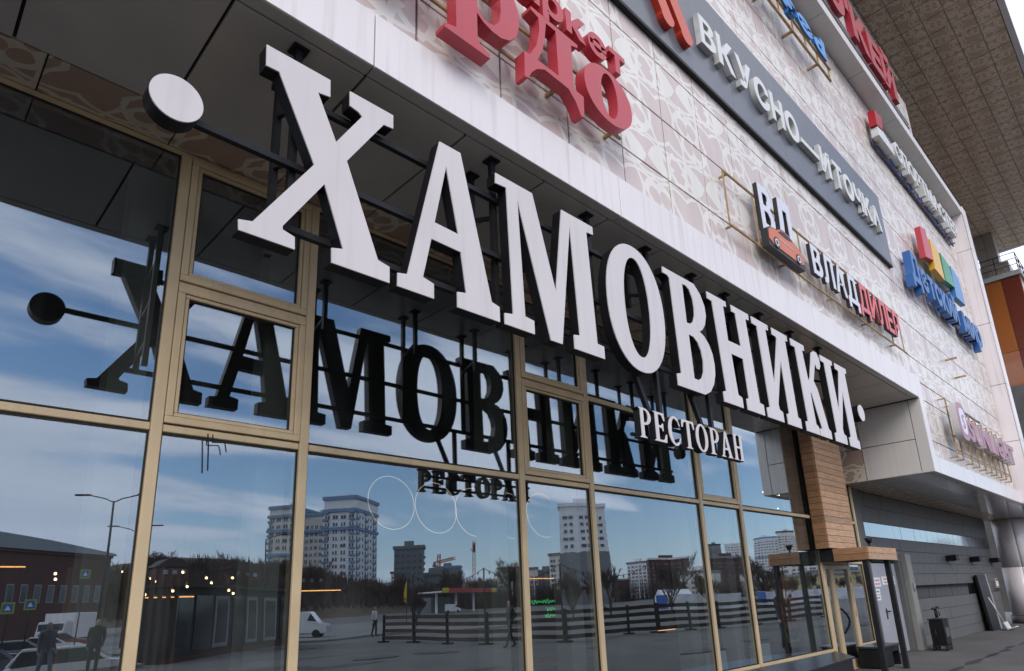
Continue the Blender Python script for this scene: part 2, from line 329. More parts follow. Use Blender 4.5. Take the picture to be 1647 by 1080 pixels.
CAM_SC, CAM_DZ = .9155, .1394                        # facade above the shop front, scaled about the camera to a nearer depth
WY = 4.05
XE = 28.45
rows = [6.60, 7.22, 8.24, 9.275, 10.305, 11.335, 12.365, 13.40, 14.43, 15.52]
clad = box('cladding_wall', -2.5, XE+.3, WY+.045, WY+.6, 6.45, 15.6, M_DARK, B); clad3 = box('cladding_wall', -2.5, 25.4, WY+.045, WY+.6, 15.61, 19.2, M_DARK, B)
clad2 = box('cladding_wall', 18.0, XE+.3, WY+.045, WY+.6, 4.35, 6.449, M_DARK, B)
xs = [2.88 + 1.07*k for k in range(-3, 24)] + [XE]
for i in range(len(xs)-1):
    for j in range(len(rows)-1): panel('cladding_panel', 'Y', xs[i], xs[i+1], rows[j], rows[j+1], WY, .04, M_CLAD, clad)
x2 = [18.10, 18.93] + [18.93 + 1.07*k for k in range(1, 9)] + [XE]
for i in range(len(x2)-1):
    for a, b_ in ((4.62, 5.07), (5.07, 6.12), (6.12, 6.60)): panel('cladding_panel', 'Y', x2[i], x2[i+1], a, b_, WY, .04, M_CLAD, clad2)
# storey above the upper ledge
for i in range(9, len(xs)-1):
    x0, x1 = xs[i], min(xs[i+1], 25.4)
    if x1 - x0 < .3: continue
    for a, b_ in ((15.95, 17.03), (17.03, 18.1), (18.1, 19.18)): panel('cladding_panel', 'Y', x0, x1, a, b_, WY, .04, M_CLAD, clad3)

# canopy: white fascia band, grey soffit
FY = 3.966
fas = box('canopy_fascia', -4.5, 17.74, FY+.05, WY+.1, 6.06, 6.59, M_DARK, B)
fx = [-4.45, -1.03, 2.39, 5.81, 9.23, 12.65, 16.07, 17.755]
for i in range(len(fx)-1): panel('fascia_panel', 'Y', fx[i], fx[i+1], 6.03, 6.6, FY, .05, M_WHITE, fas, gap=.006, bev=.002)
panel('fascia_panel', 'Y', 17.755, 18.1, 4.20, 6.6, FY-.002, .05, M_WHITE, fas, gap=.003)
low = box('canopy_fascia', 18.1, 39, FY+.05, WY+.1, 4.23, 4.6, M_DARK, B)
lx = [18.1, 19.6] + [19.6 + 2.1*k for k in range(1, 10)]
for i in range(len(lx)-1): panel('fascia_panel', 'Y', lx[i], lx[i+1], 4.20, 4.62, FY, .05, M_WHITE, low, gap=.005, bev=.002)
GM_ = G/CAM_SC
sof = box('canopy_soffit', -4.5, 17.72, FY+.06, GM_+.05, 6.075, 6.4, M_DARK, B)
sx = [1.285 + 1.11*k for k in range(-5, 15)] + [17.7]
for i in range(len(sx)-1):
    panel('soffit_panel', 'Z', sx[i], sx[i+1], 4.105, 5.60, 6.03, .04, M_SOFF, sof, gap=.011)
for i in range(len(fx)-1): panel('soffit_edge_strip', 'Z', fx[i], min(fx[i+1], 17.7), FY+.004, 4.105, 6.032, .04, M_SOFF, sof, gap=.006)
# printed strip of the soffit along the glazing head
for i in range(-6, 17):
    x0, x1 = .40 + 1.045*i, .40 + 1.045*(i+1)
    if x0 > 17.6: continue
    panel('strip_panel', 'Z', x0, min(x1, 17.70), 5.605, GM_+.03, 6.031, .04, M_STRIPZ, sof, gap=.006)
# return wall at the right end of the canopy recess, facing back along the facade
ret = box('return_wall', 17.80, 18.05, FY+.06, 6.3, 4.23, 6.06, M_DARK, B)
for a, b_ in ((4.20, 5.04), (5.04, 6.028)):
    panel('return_panel', 'X', 4.24, 5.49, a, b_, 17.757, .04, M_RET, ret, gap=.008); panel('strip_panel', 'X', 5.49, 6.3, a, b_, 17.757, .04, M_STRIPX, ret, gap=.008)
panel('return_panel', 'X', FY+.003, 4.24, 4.20, 6.028, 17.757, .04, M_RET, ret, gap=.006)
# lower soffit over the service wall
ls = box('lower_soffit', 17.80, 40, FY+.06, 6.4, 4.245, 4.33, M_DARK, B)
for k in range(10):
    panel('soffit_panel', 'Z', 17.76+2.15*k, 17.76+2.15*(k+1), 4.12, 5.50, 4.20, .04, M_LSOF, ls, gap=.008)
    panel('soffit_panel', 'Z', 17.76+2.15*k, 17.76+2.15*(k+1), 5.50, 6.27, 4.20, .04, M_STRIPZ, ls, gap=.008)
panel('soffit_edge_strip', 'Z', 17.76, 39, FY+.004, 4.12, 4.202, .04, M_SOFF, ls, gap=.005)

# upper ledge and the fin it turns into at the far end
ZL = 15.55; LY = 3.58; FXX = 28.48
led = box('upper_ledge', 2, FXX+.6, LY+.05, WY+.1, ZL+.06, ZL+.42, M_DARK, B)
for k in range(9):
    a = 3.6 + 2.83*k; b_ = min(a + 2.83, FXX)
    panel('ledge_soffit_panel', 'Z', a, b_, LY+.004, WY+.04, ZL, .04, mat('ledge_soffit', (.56, .55, .53), .35, var=.05, coat=.1) if k == 0 else bpy.data.materials['ledge_soffit'], led, gap=.008)
    panel('ledge_edge_panel', 'Y', a, min(b_, FXX), ZL+.002, ZL+.32, LY, .04, M_WHITE, led, gap=.004)
fin = box('end_fin', FXX+.05, FXX+.55, LY+.06, WY+.6, 4.3, ZL+.4, M_DARK, B)
for a, b_ in ((4.21, 6.4), (6.4, 8.52), (8.52, 10.9), (10.9, 14.0), (14.0, 15.87)):
    panel('fin_panel', 'X', LY+.003, WY+.05, a, b_, FXX, .05, M_WHITE, fin, gap=.008)
    panel('fin_front_panel', 'Y', FXX+.001, FXX+.6, a, b_, LY-.04, .04, M_WHITE, fin, gap=.006)

# roof canopy high above, printed brown soffit
ZR = 24.0
rf = box('roof_canopy', 14, 53.6, .8, 26, ZR+.05, ZR+1.1, mat('roof_edge_grey', (.5, .5, .5), .5), B)
box('roof_edge', 14, 53.6, .56, .78, ZR-.02, ZR+1.0, M_WHITE, rf)
box('roof_edge', 53.62, 53.95, .56, 26, ZR-.02, ZR+1.0, M_WHITE, rf)
for i in range(31):
    for j in range(9):
        panel('roof_soffit_panel', 'Z', 22.6+1.0*i, 23.6+1.0*i, .79+.8*j, 1.59+.8*j, ZR, .04, M_ROOF, rf, gap=.02, bev=.004)
box('roof_soffit_field', 14, 22.59, .8, 26, ZR+.01, ZR+.049, M_ROOF, rf)
box('roof_soffit_field', 22.6, 53.6, 8.0, 26, ZR+.01, ZR+.049, M_ROOF, rf)

CAM_SC, CAM_DZ = 1.0, 0.0
# body behind the facade, so nothing is hollow
box('building_core', -6, 26.4, 12.5, 26, 0, 14.2, M_DARK, B)
box('building_core', -6, 26.4, 4.3, 12.49, 6.05, 14.5, M_DARK, B)
box('building_core', -6, 23.1, 4.4, 12.49, 14.51, 17.5, M_DARK, B)

# ------------------------------------------------------------------ glazing
WW = box('window_wall', -1.9, 16.68, G-.012, G+.10, 5.60, 5.655, M_FRAME, B, bev=.006)
MX = [-1.35, 1.48, 2.715, 5.53, 6.85, 9.65, 11.0, 14.19]
def mull(x, z0, z1, w_=.085, d=.05): return box('mullion', x-w_/2, x+w_/2, G-d, G+.10, z0, z1, M_FRAME, WW, bev=.006)
for x in MX: mull(x, .42, 5.598)
def trans(x0, x1, z, h=.062): return box('transom', x0, x1, G-.035, G+.09, z-h/2, z+h/2, M_FRAME, WW, bev=.006)
def pane(x0, x1, z0, z1, m=None, parent=None):
    cx_, cz_ = (x0+x1)/2, (z0+z1)/2
    o = box('pane', x0, x1, G-.004, G+.004, z0, z1, m or M_GLASS, parent or WW)
    o.rotation_euler = (R(random.uniform(-.07, .07)), 0, R(random.uniform(-.10, .10))); return o
def gasket(x0, x1, z0, z1, t=.012, parent=None):
    bm = nb()
    for a in ((x0, x1, z0, z0+t), (x0, x1, z1-t, z1), (x0, x0+t, z0+t+.001, z1-t-.001), (x1-t, x1, z0+t+.001, z1-t-.001)): abox(bm, a[0], a[1], G-.016, G-.006, a[2], a[3])
    return build('gasket', bm, M_SEAL, parent or WW)
def fixed(x0, x1, z0, z1):
    gasket(x0, x1, z0, z1); pane(x0+.002, x1-.002, z0+.002, z1-.002)
def sash(x0, x1, z0, z1):
    """opening light: outer frame, stepped inner frame, pane"""
    bm = nb(); f = .058
    for (o, d0, wd) in ((0, -.055, f), (f+.004, -.042, .032)):
        a0, a1, b0, b1 = x0+o, x1-o, z0+o, z1-o
        abox(bm, a0, a1, G+d0, G+.05, b0, b0+wd, .004); abox(bm, a0, a1, G+d0, G+.05, b1-wd, b1, .004)
        abox(bm, a0, a0+wd, G+d0+.001, G+.049, b0+wd+.001, b1-wd-.001, .004); abox(bm, a1-wd, a1, G+d0+.001, G+.049, b0+wd+.001, b1-wd-.001, .004)
    s_ = build('opening_sash', bm, M_FRAME, WW)
    o = f+.004+.032
    gasket(x0+o, x1-o, z0+o, z1-o, parent=s_); pane(x0+o+.001, x1-o-.001, z0+o+.001, z1-o-.001, parent=s_)
ZT = 3.095; ZS = 4.365
hw = .0435
for i in range(len(MX)-1):
    a, b_ = MX[i]+hw, MX[i+1]-hw
    trans(a+.001, b_-.001, ZT)
    fixed(a, b_, .47, ZT-.04)
    trans(a+.001, b_-.001, .435, .06)
    if i in (1, 3, 5):
        box('transom', a+.001, b_-.001, G-.03, G+.09, ZS-.022, ZS+.022, M_FRAME, WW, bev=.004)
        sash(a+.004, b_-.004, ZT+.042, ZS-.026); sash(a+.004, b_-.004, ZS+.026, 5.596)
    elif i == 4:
        trans(a+.001, b_-.001, ZS, .07); fixed(a, b_, ZT+.04, ZS-.038); fixed(a, b_, ZS+.038, 5.597)
    else: fixed(a, b_, ZT+.04, 5.597)
# bay of the entrance and the side light right of it
for x in (15.67, 16.62): mull(x, .0, 3.97, .08)
for a, b_ in ((14.235, 15.628),):
    trans(a, b_, 2.17, .10); trans(a, b_, ZT); fixed(a, b_, 2.222, ZT-.04); fixed(a, b_, ZT+.04, 5.597)
trans(15.712, 16.578, .43, .05); trans(15.712, 16.578, 2.17, .06); trans(15.712, 16.578, ZT)
fixed(15.711, 16.579, .457, 2.138); fixed(15.711, 16.579, 2.202, ZT-.04); fixed(15.711, 16.579, ZT+.04, 5.597)
box('plinth_panel', 15.712, 16.578, G-.02, G+.05, .0, .404, M_BLACK, WW)
box('plinth_panel', -1.9, 14.148, G-.01, G+.08, .0, .40, M_BLACK, WW)
box('corner_post', 16.664, 17.38, G+.04, G+.5, 0, 3.97, M_GREY, B)

# entrance door: narrow and wide leaf
dr = thing('entrance_door', 'bronze framed glass double door with black bow handle under wooden portal', 'door', (14.95, G, 0))
def leaf(x0, x1, st_=.075):
    bm = nb(); z0, z1 = .03, 2.115
    abox(bm, x0, x0+st_, G-.045, G+.03, z0, z1, .005); abox(bm, x1-st_, x1, G-.045, G+.03, z0, z1, .005)
    abox(bm, x0+st_+.001, x1-st_-.001, G-.043, G+.028, z0, z0+.16, .005); abox(bm, x0+st_+.001, x1-st_-.001, G-.043, G+.028, z1-.09, z1, .005)
    l = build('door_leaf', bm, M_FRAME, dr); pane(x0+st_+.002, x1-st_-.002, z0+.162, z1-.092, parent=l)
    return l
leaf(14.24, 14.66, .07); lf = leaf(14.67, 15.625, .08)
bm = nb(); hp = [(14.76 + 0, G-.05, .80)] + [(14.76, G-.05-.12*math.sin(PI*i/8), .80+.42*i/8) for i in range(9)] + [(14.76, G-.05, 1.22)]
hp = [(14.80 + .10*math.sin(PI*i/10), G-.05-.10*math.sin(PI*i/10), .72+.50*i/10) for i in range(11)]
path(bm, hp, .024, 8); build('handle', bm, M_BLACK, lf)
for z in (.35, 1.1, 1.8): box('hinge', 15.615, 15.65, G-.075, G-.046, z-.06, z+.06, M_FRAME, dr, bev=.004)
box('threshold', 14.24, 15.63, G-.09, G+.05, .013, .028, M_FRAME, dr)

# wooden pillar of planks beside the door
wp = thing('wooden_pillar', 'plank clad wooden pillar rising above the entrance to the soffit', 'pillar', (14.72, 5.42, 2.42))
box('pillar_core', 13.985, 15.47, 5.285, 5.535, 2.42, 5.64, M_DARK, wp)
z = 2.425; i = 0
while z < 5.60:
    h = .133
    zt = min(z+h-.006, 5.65)
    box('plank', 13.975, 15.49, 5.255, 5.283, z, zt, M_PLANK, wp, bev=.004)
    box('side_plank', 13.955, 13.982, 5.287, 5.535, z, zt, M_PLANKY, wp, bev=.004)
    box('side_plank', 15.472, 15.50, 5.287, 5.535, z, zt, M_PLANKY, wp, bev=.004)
    z += h; i += 1
# wooden portal roof on black posts
pr = thing('wooden_portal', 'flat wooden porch roof on two black posts before the entrance', 'porch', (14.9, 4.95, 0))
box('roof_slab', 14.085, 15.72, 4.60, 5.53, 2.17, 2.40, M_BSTEEL, pr)
for k in range(2):
    z0 = 2.155 + k*.126
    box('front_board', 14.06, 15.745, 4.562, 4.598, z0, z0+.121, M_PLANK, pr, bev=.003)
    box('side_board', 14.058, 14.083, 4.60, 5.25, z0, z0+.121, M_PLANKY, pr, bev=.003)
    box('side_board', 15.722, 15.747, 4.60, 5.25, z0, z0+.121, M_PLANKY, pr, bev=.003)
for x in (14.14, 15.42): box('post', x-.05, x+.05, 4.63, 4.73, .012, 2.168, M_BSTEEL, pr, bev=.005)
for y in (4.85, 5.15):
    bm = nb(); tube(bm, (14.9, y, 2.15), (14.9, y, 2.169), .07, n=16); build('downlight', bm, M_BLACK, pr)
fl = thing('porch_floodlight', 'small black spotlight standing on top of the wooden porch roof', 'light', (14.75, 4.75, 2.405))
bm = nb(); tube(bm, (14.75, 4.75, 2.405), (14.75, 4.75, 2.50), .02, n=8); build('stem', bm, M_BLACK, fl)
bm = nb(); tube(bm, (14.75, 4.75, 2.50), (14.75, 4.75, 2.60), .04, .085, n=12); build('lamp_head', bm, M_BLACK, fl)

# ------------------------------------------------------------------ grey service wall
GY = 5.73
gw = box('service_wall', 17.39, 31.4, GY+.05, GY+.6, 0, 4.0, M_DARK, B)
bands = [(.012, .30, 'g'), (.30, .60, 'g'), (.60, .92, 'g'), (.92, 1.245, 'g'), (1.245, 1.60, 'd'), (1.60, 1.92, 'g'), (1.92, 2.22, 'g'), (2.22, 2.53, 'g'), (2.53, 2.84, 'g'), (2.84, 3.20, 'm'), (3.20, 3.60, 'g'), (3.60, 3.97, 'g')]
for bi, (z0, z1, kd) in enumerate(bands):
    x0 = 19.98 if z1 < 2.4 else 17.39
    off = .0 if bi % 2 else .31
    if kd == 'm': off = 0
    x = 17.39 - off
    wd = .62
    while x < 31.38:
        a, b_ = max(x, x0), min(x+wd, 31.38)
        if b_ - a > .08:
            panel('stone_tile' if kd == 'g' else 'mirror_tile', 'Y', a, b_, z0, z1, GY + (random.uniform(-.003, .003)), .04, {'g': M_GREY, 'm': M_MIRR, 'd': M_DMIR}[kd], gw, gap=.004, bev=.003)
        x += wd
# steel service door in its box frame
sdr = thing('service_door', 'grey steel service door with pinned paper notices beside the entrance', 'door', (18.2, GY, 0))
M_SD = mat('grey_door_paint', (.37, .37, .41), .45, var=.06, vscale=1.2)
box('door_leaf', 17.42, 19.30, GY-.03, GY+.045, .03, 2.18, M_SD, sdr, bev=.005)
box('door_frame', 19.305, 19.56, GY-.14, GY+.045, .012, 2.25, mat('door_jamb_dark', (.11, .11, .105), .6, var=.15), sdr, bev=.006)
box('door_frame', 19.565, 19.97, GY-.26, GY+.045, .012, 2.43, mat('door_jamb_grey', (.26, .255, .24), .6, var=.12), sdr, bev=.006)
box('door_head', 17.40, 19.56, GY-.10, GY+.045, 2.255, 2.50, mat('door_head_grey', (.22, .22, .21), .6, var=.12), sdr, bev=.006)
bm = nb(); abox(bm, 18.02, 18.08, GY-.045, GY-.031, .85, 1.10, .003); tube(bm, (18.05, GY-.03, 1.03), (18.05, GY-.09, 1.03), .014); tube(bm, (18.05, GY-.09, 1.03), (18.20, GY-.09, 1.03), .014); build('door_handle', bm, M_BLACK, sdr)
M_PAPER = mat('white_paper', (.80, .80, .82), .8); M_INKR = mat('red_print', (.55, .12, .12), .8); M_INKB = mat('dark_print', (.12, .12, .2), .8)
def notice(x0, x1, z0, z1, lines, ink, label):
    t = thing('paper_notice', label, 'notice', ((x0+x1)/2, GY-.032, z0))
    box('sheet', x0, x1, GY-.0345, GY-.032, z0, z1, M_PAPER, t)
    bm = nb(); h = (z1-z0)/(lines*2+1)
    for k in range(lines):
        zc = z1 - h*(2*k+1.5); x = x0+.06+random.uniform(0, .1)
        while x < x1-.08:
            l = random.uniform(.04, .12); abox(bm, x, min(x+l, x1-.05), GY-.0365, GY-.0355, zc-h*.35, zc+h*.35); x += l+.02
    build('print', bm, ink, t)
notice(17.45, 18.0, 1.62, 1.84, 2, M_INKR, 'left white paper notice with red print at top of grey door')
notice(18.12, 19.1, 1.66, 1.86, 2, M_INKR, 'wide white paper strip with red print on right of grey door')
notice(17.46, 17.85, 1.44, 1.57, 1, M_INKB, 'white paper with dark print, middle of three stacked on door')
notice(17.46, 17.85, 1.30, 1.42, 1, M_INKB, 'white paper with dark print, lowest on the grey door')
# intercom on the jamb
ic = thing('intercom', 'small steel intercom box on grey jamb right of the service door', 'intercom', (19.77, GY-.27, 1.5))
box('case', 19.71, 19.83, GY-.30, GY-.262, 1.48, 1.68, mat('steel', (.45, .45, .45), .35, metal=.8), ic, bev=.008)
bm = nb(); tube(bm, (19.77, GY-.301, 1.53), (19.77, GY-.315, 1.53), .016, n=10); build('button', bm, M_BLACK, ic)
# round column
cl_ = thing('round_column', 'round white panelled column at the far end of the grey wall', 'column', (32.6, 5.15, 0))
def arc_panel(cx, cy, r, a0, a1, z0, z1, name, m, parent, n=10, th=.03):
    bm = nb()
    for rr, fl_ in ((r, 1), (r-th, -1)): pass
    A = [a0+(a1-a0)*i/n for i in range(n+1)]
    o0 = [bm.verts.new((cx+r*math.cos(a), cy+r*math.sin(a), z0)) for a in A]; o1 = [bm.verts.new((cx+r*math.cos(a), cy+r*math.sin(a), z1)) for a in A]
    i0 = [bm.verts.new((cx+(r-th)*math.cos(a), cy+(r-th)*math.sin(a), z0)) for a in A]; i1 = [bm.verts.new((cx+(r-th)*math.cos(a), cy+(r-th)*math.sin(a), z1)) for a in A]
    for i in range(n):
        f = bm.faces.new([o0[i], o0[i+1], o1[i+1], o1[i]]); f.smooth = True
        bm.faces.new([i0[i+1], i0[i], i1[i], i1[i+1]]); bm.faces.new([o0[i+1], o0[i], i0[i], i0[i+1]]); bm.faces.new([o1[i], o1[i+1], i1[i+1], i1[i]])
    bm.faces.new([o0[0], o1[0], i1[0], i0[0]]); bm.faces.new([o1[n], o0[n], i0[n], i1[n]])
    return build(name, bm, m, parent)
for z0, z1 in ((.32, 2.12), (2.12, 3.98)):
    for k in range(4): arc_panel(32.6, 5.15, .57, PI/2*k+.35+.008, PI/2*(k+1)+.35-.008, z0+.006, z1-.006, 'column_panel', M_WHITE, cl_)
bm = nb(); tube(bm, (32.6, 5.15, 0), (32.6, 5.15, 3.985), .53, n=32); build('column_core', bm, M_DARK, cl_)
bm = nb(); tube(bm, (32.6, 5.15, .0), (32.6, 5.15, .31), .62, n=32); build('plinth', bm, M_GREY, cl_)
box('building_core', 31.41, 32.4, 6.6, 26, 0, 15, M_DARK, B)
# far continuation of the centre under the canopy, beyond the column
box('far_wall', 44.0, 44.7, 4.6, 14, 0, 12.0, M_GREY, B)

CAM_SC, CAM_DZ = .9155, .1394
# orange tower with parapet, railing and roof pillar
TX = 49.0
ot = thing('orange_tower', 'orange and dark red panelled stair tower behind the white fin', 'building', (TX+3, 6, 0))
box('tower_core', TX+.06, TX+6, 4.18, 12, 0, 20.1, M_DARK, ot)
cO = [mat('orange_panel', (.36, .11, .022), .22, var=.05, coat=.4), mat('dark_red_panel', (.15, .03, .015), .22, var=.05, coat=.4), mat('pale_orange_panel', (.38, .145, .07), .22, var=.05, coat=.4), mat('maroon_panel', (.13, .028, .018), .3, coat=.3)]
zt = [20.15, 15.35, 10.6, 5.8, 1.0]
ys = [4.1, 5.06, 6.18]
pick = [[1, 0], [1, 2], [0, 2], [2, 0]]
for r_ in range(4):
    for c_ in range(2): panel('tower_panel', 'X', ys[c_], ys[c_+1], zt[r_+1], zt[r_], TX, .05, cO[pick[r_][c_]], ot, gap=.012)
    panel('tower_panel', 'X', 6.18, 6.50, zt[r_+1], zt[r_], TX+.02, .04, cO[3], ot, gap=.012)
    for k in range(3): panel('tower_panel', 'Y', TX+.01+1.6*k, TX+1.61+1.6*k, zt[r_+1], zt[r_], 4.06, .05, cO[(k+r_+2) % 3], ot, gap=.012)
box('parapet', TX-.12, TX+6.2, 3.95, 12, 20.17, 20.5, mat('grey_coping', (.42, .42, .41), .5), ot, bev=.02)
box('roof_base', TX+.5, TX+3.2, 4.5, 6.9, 20.5, 21.5, M_PILL, ot)
bm = nb()
for z in (20.95, 21.35, 21.75): path(bm, [(TX+.05, 8, z), (TX+.05, 4.05, z), (TX+4, 4.05, z)], .022)
for p in [(TX+.05, y) for y in (4.05, 5.2, 6.4, 7.6)] + [(TX+x, 4.05) for x in (1.3, 2.6, 3.9)]: tube(bm, (p[0], p[1], 20.48), (p[0], p[1], 21.75), .025, n=6)
build('railing', bm, M_BSTEEL, ot)
pl = thing('roof_pillar', 'square panelled pillar carrying the brown roof above the orange tower', 'pillar', (TX+1.6, 5.5, 21.5))
box('pillar_core', TX+1.03, TX+2.0, 5.02, 6.02, 21.5, 24.04, M_DARK, pl)
M_PG = mat('grey_pillar_panel', (.33, .29, .25), .4, var=.06)
for z0, z1 in ((21.5, 22.1), (22.1, 23.0), (23.0, 23.99)):
    for a, b_ in ((5.0, 5.52), (5.52, 6.05)): panel('pillar_panel', 'X', a, b_, z0, z1, TX+.98, .05, M_PG, pl, gap=.008)
    panel('pillar_panel', 'Y', TX+.99, TX+2.0, z0, z1, 4.97, .05, M_RET, pl, gap=.008)

CAM_SC, CAM_DZ = 1.0, 0.0
# ------------------------------------------------------------------ lettering
FC = {}
def arcp(cx, cz, a, b, t0, t1, n=10): return [(cx + a*math.cos(R(t0+(t1-t0)*i/n)), cz + b*math.sin(R(t0+(t1-t0)*i/n))) for i in range(n+1)]
def font_mesh(ch, bold):
    """glyph of the built-in font as a flat-front solid, unit cap height, facing -Y, depth 1"""
    k = (ch, bold)
    if k in FC: return FC[k]
    if ch == 'В':
        bm = nb(); t = .20 if bold > .025 else .15
        o_ = [(0, 0), (0, 1), (.42, 1)] + arcp(.42, .765, .30, .235, 75, -60, 8) + arcp(.44, .285, .34, .285, 65, -75, 8) + [(.44, 0)]
        h1 = [(t, 1-t*.8), (.40, 1-t*.8)] + arcp(.40, .765, .30-t, .235-t*.8, 60, -60, 5) + [(.40, .50+t*.35), (t, .50+t*.35)]
        h2 = [(t, .50-t*.3), (.42, .50-t*.3)] + arcp(.42, .285, .33-t, .285-t*.85, 60, -60, 5) + [(.42, t*.8), (t, t*.8)]
        prism(bm, [o_, h1, h2], -.5, .5); bm.verts.index_update()
        FC[k] = ([tuple(v.co) for v in bm.verts], [tuple(v.index for v in f.verts) for f in bm.faces], .78); bm.free(); return FC[k]
    c = bpy.data.curves.new('glyph', 'FONT'); c.body = ch; c.extrude = .5; c.resolution_u = 3; c.offset = bold; c.size = 1/.729
    o = bpy.data.objects.new('glyph', c); col.objects.link(o); bpy.context.view_layer.update()
    me = bpy.data.meshes.new_from_object(o.evaluated_get(bpy.context.evaluated_depsgraph_get()))
    bpy.data.objects.remove(o); bpy.data.curves.remove(c)
    V = [(v.co.x, -v.co.z, v.co.y) for v in me.vertices]; F = [tuple(p.vertices) for p in me.polygons]; bpy.data.meshes.remove(me)
    x0 = min(v[0] for v in V); x1 = max(v[0] for v in V)
    V = [(a-x0, b, c_) for a, b, c_ in V]; FC[k] = (V, F, x1-x0); return FC[k]
def solid(name, V, F, m, parent, loc):
    me = bpy.data.meshes.new(name); me.from_pydata([Vector(v_)*CAM_SC for v_ in V], [], F); me.update(); return link(name, me, m, parent, cam_scaled(loc))
def text_row(parent, text, x0, x1, z0, h, yf, depth, side, face=None, bold=.02, gap=.14, space=.45, colors=None, dz=None, name='letter'):
    G_ = [None if c == ' ' else font_mesh(c, bold) for c in text]
    tot = sum(space if g is None else g[2] for g in G_) + gap*(len(text)-1); k = (x1-x0)/tot; x = x0; res = []
    for i, g in enumerate(G_):
        if g is None: x += (space+gap)*k; continue
        V, F, wd = g; lf_ = .012 if face else 0
        sd_ = colors[i][0] if colors else side; fc_ = colors[i][1] if colors else face
        zz_ = z0 + (dz[i] if dz else 0)
        o = solid(name, [(a*k, (b+.5)*(depth-lf_), c*h) for a, b, c in V], F, sd_, parent, (x, yf+lf_, zz_))
        if fc_: solid('letter_face', [(a*k, (b+.5)*lf_*.9, c*h) for a, b, c in V], F, fc_, o, (x, yf, zz_))
        res.append(o); x += (wd+gap)*k
    return res
def glyph(parent, loops, yf, yb, side, face, name='letter', ft=.012):
    bm = nb(); prism(bm, loops, yf+ft if face else yf, yb); o = build(name, bm, side, parent)
    if face:
        bm = nb(); prism(bm, loops, yf, yf+ft-.001); build('letter_face', bm, face, o)
    return o
def ell(cx, cz, a, b, n=40, p=2.0, rot=0):
    P = []
    for i in range(n):
        t = 2*PI*i/n; c, s_ = math.cos(t), math.sin(t)
        x = a*math.copysign(abs(c)**(2/p), c); z = b*math.copysign(abs(s_)**(2/p), s_)
        P.append((cx + x*math.cos(rot)-z*math.sin(rot), cz + x*math.sin(rot)+z*math.cos(rot)))
    return P

# ---- the big restaurant sign
S1 = thing('restaurant_sign', 'big white serif letters ХАМОВНИКИ with black sides hung under the canopy', 'sign', (6.6, 3.8, 3.9))
LF = 3.674; LB = 3.79
zs = [5.36, 5.25, 4.04, 3.90]
def snap(P, dx=0):
    r_ = []
    for x, z in P:
        if z > 5.30: z = 5.355
        elif z < 3.95: z = 3.9
        r_.append((x+dx, z))
    return r_
GX = [(1.382,5.314),(1.855,5.322),(1.860,5.210),(1.766,5.193),(1.920,4.859),(2.122,5.190),(2.090,5.213),(2.018,5.228),(2.014,5.329),(2.394,5.340),(2.395,5.231),(2.310,5.222),(2.010,4.745),(2.284,4.050),(2.382,4.029),(2.384,3.900),(1.925,3.890),(1.920,4.010),(2.006,4.034),(1.848,4.477),(1.574,4.037),(1.576,4.012),(1.658,3.990),(1.664,3.891),(1.303,3.878),(1.296,3.971),(1.382,3.991),(1.765,4.594),(1.480,5.191),(1.390,5.187)]
GA = [(2.847,5.349),(3.071,5.364),(3.383,4.057),(3.469,4.037),(3.469,3.907),(3.014,3.905),(3.014,4.033),(3.107,4.051),(3.057,4.401),(2.760,4.409),(2.680,4.050),(2.783,4.025),(2.783,3.903),(2.452,3.894),(2.452,4.007),(2.537,4.024)]
GAH = [(2.915,5.145),(2.793,4.568),(3.033,4.556)]
GM = [(3.473,5.367),(3.942,5.373),(4.200,4.413),(4.351,5.366),(4.832,5.374),(4.832,5.263),(4.724,5.253),(4.769,4.038),(4.870,4.031),(4.870,3.908),(4.420,3.904),(4.420,4.040),(4.509,4.055),(4.465,5.224),(4.249,3.912),(4.095,3.904),(3.739,5.193),(3.775,4.041),(3.885,4.028),(3.885,3.905),(3.526,3.899),(3.526,4.001),(3.629,4.019),(3.602,5.259),(3.470,5.247)]
GB = [(6.11,5.397),(6.60,5.40),(6.80,5.35),(6.93,5.25),(7.005,5.11),(7.01,4.98),(6.96,4.85),(6.88,4.76),(6.803,4.715),(6.90,4.68),(6.99,4.60),(7.055,4.486),(7.075,4.35),(7.06,4.22),(7.0,4.08),(6.896,3.963),(6.76,3.912),(6.18,3.904),(6.18,4.038),(6.275,4.065),(6.241,5.245),(6.20,5.275),(6.105,5.276)]
GB1 = [(6.52,5.265),(6.524,4.757),(6.60,4.762),(6.677,4.811),(6.728,4.91),(6.74,5.02),(6.727,5.13),(6.67,5.235),(6.60,5.268)]
GB2 = [(6.538,4.610),(6.55,4.058),(6.643,4.056),(6.724,4.100),(6.78,4.19),(6.805,4.33),(6.785,4.45),(6.73,4.55),(6.64,4.605)]
GN = [(7.105,5.390),(7.59,5.387),(7.59,5.278),(7.507,5.270),(7.52,4.785),(7.862,4.79),(7.83,5.256),(7.73,5.259),(7.73,5.387),(8.215,5.375),(8.215,5.265),(8.112,5.253),(8.188,4.062),(8.295,4.051),(8.295,3.913),(7.815,3.913),(7.815,4.051),(7.886,4.066),(7.873,4.612),(7.559,4.612),(7.600,4.061),(7.698,4.039),(7.698,3.919),(7.21,3.910),(7.21,4.030),(7.295,4.054),(7.218,5.247),(7.105,5.257)]
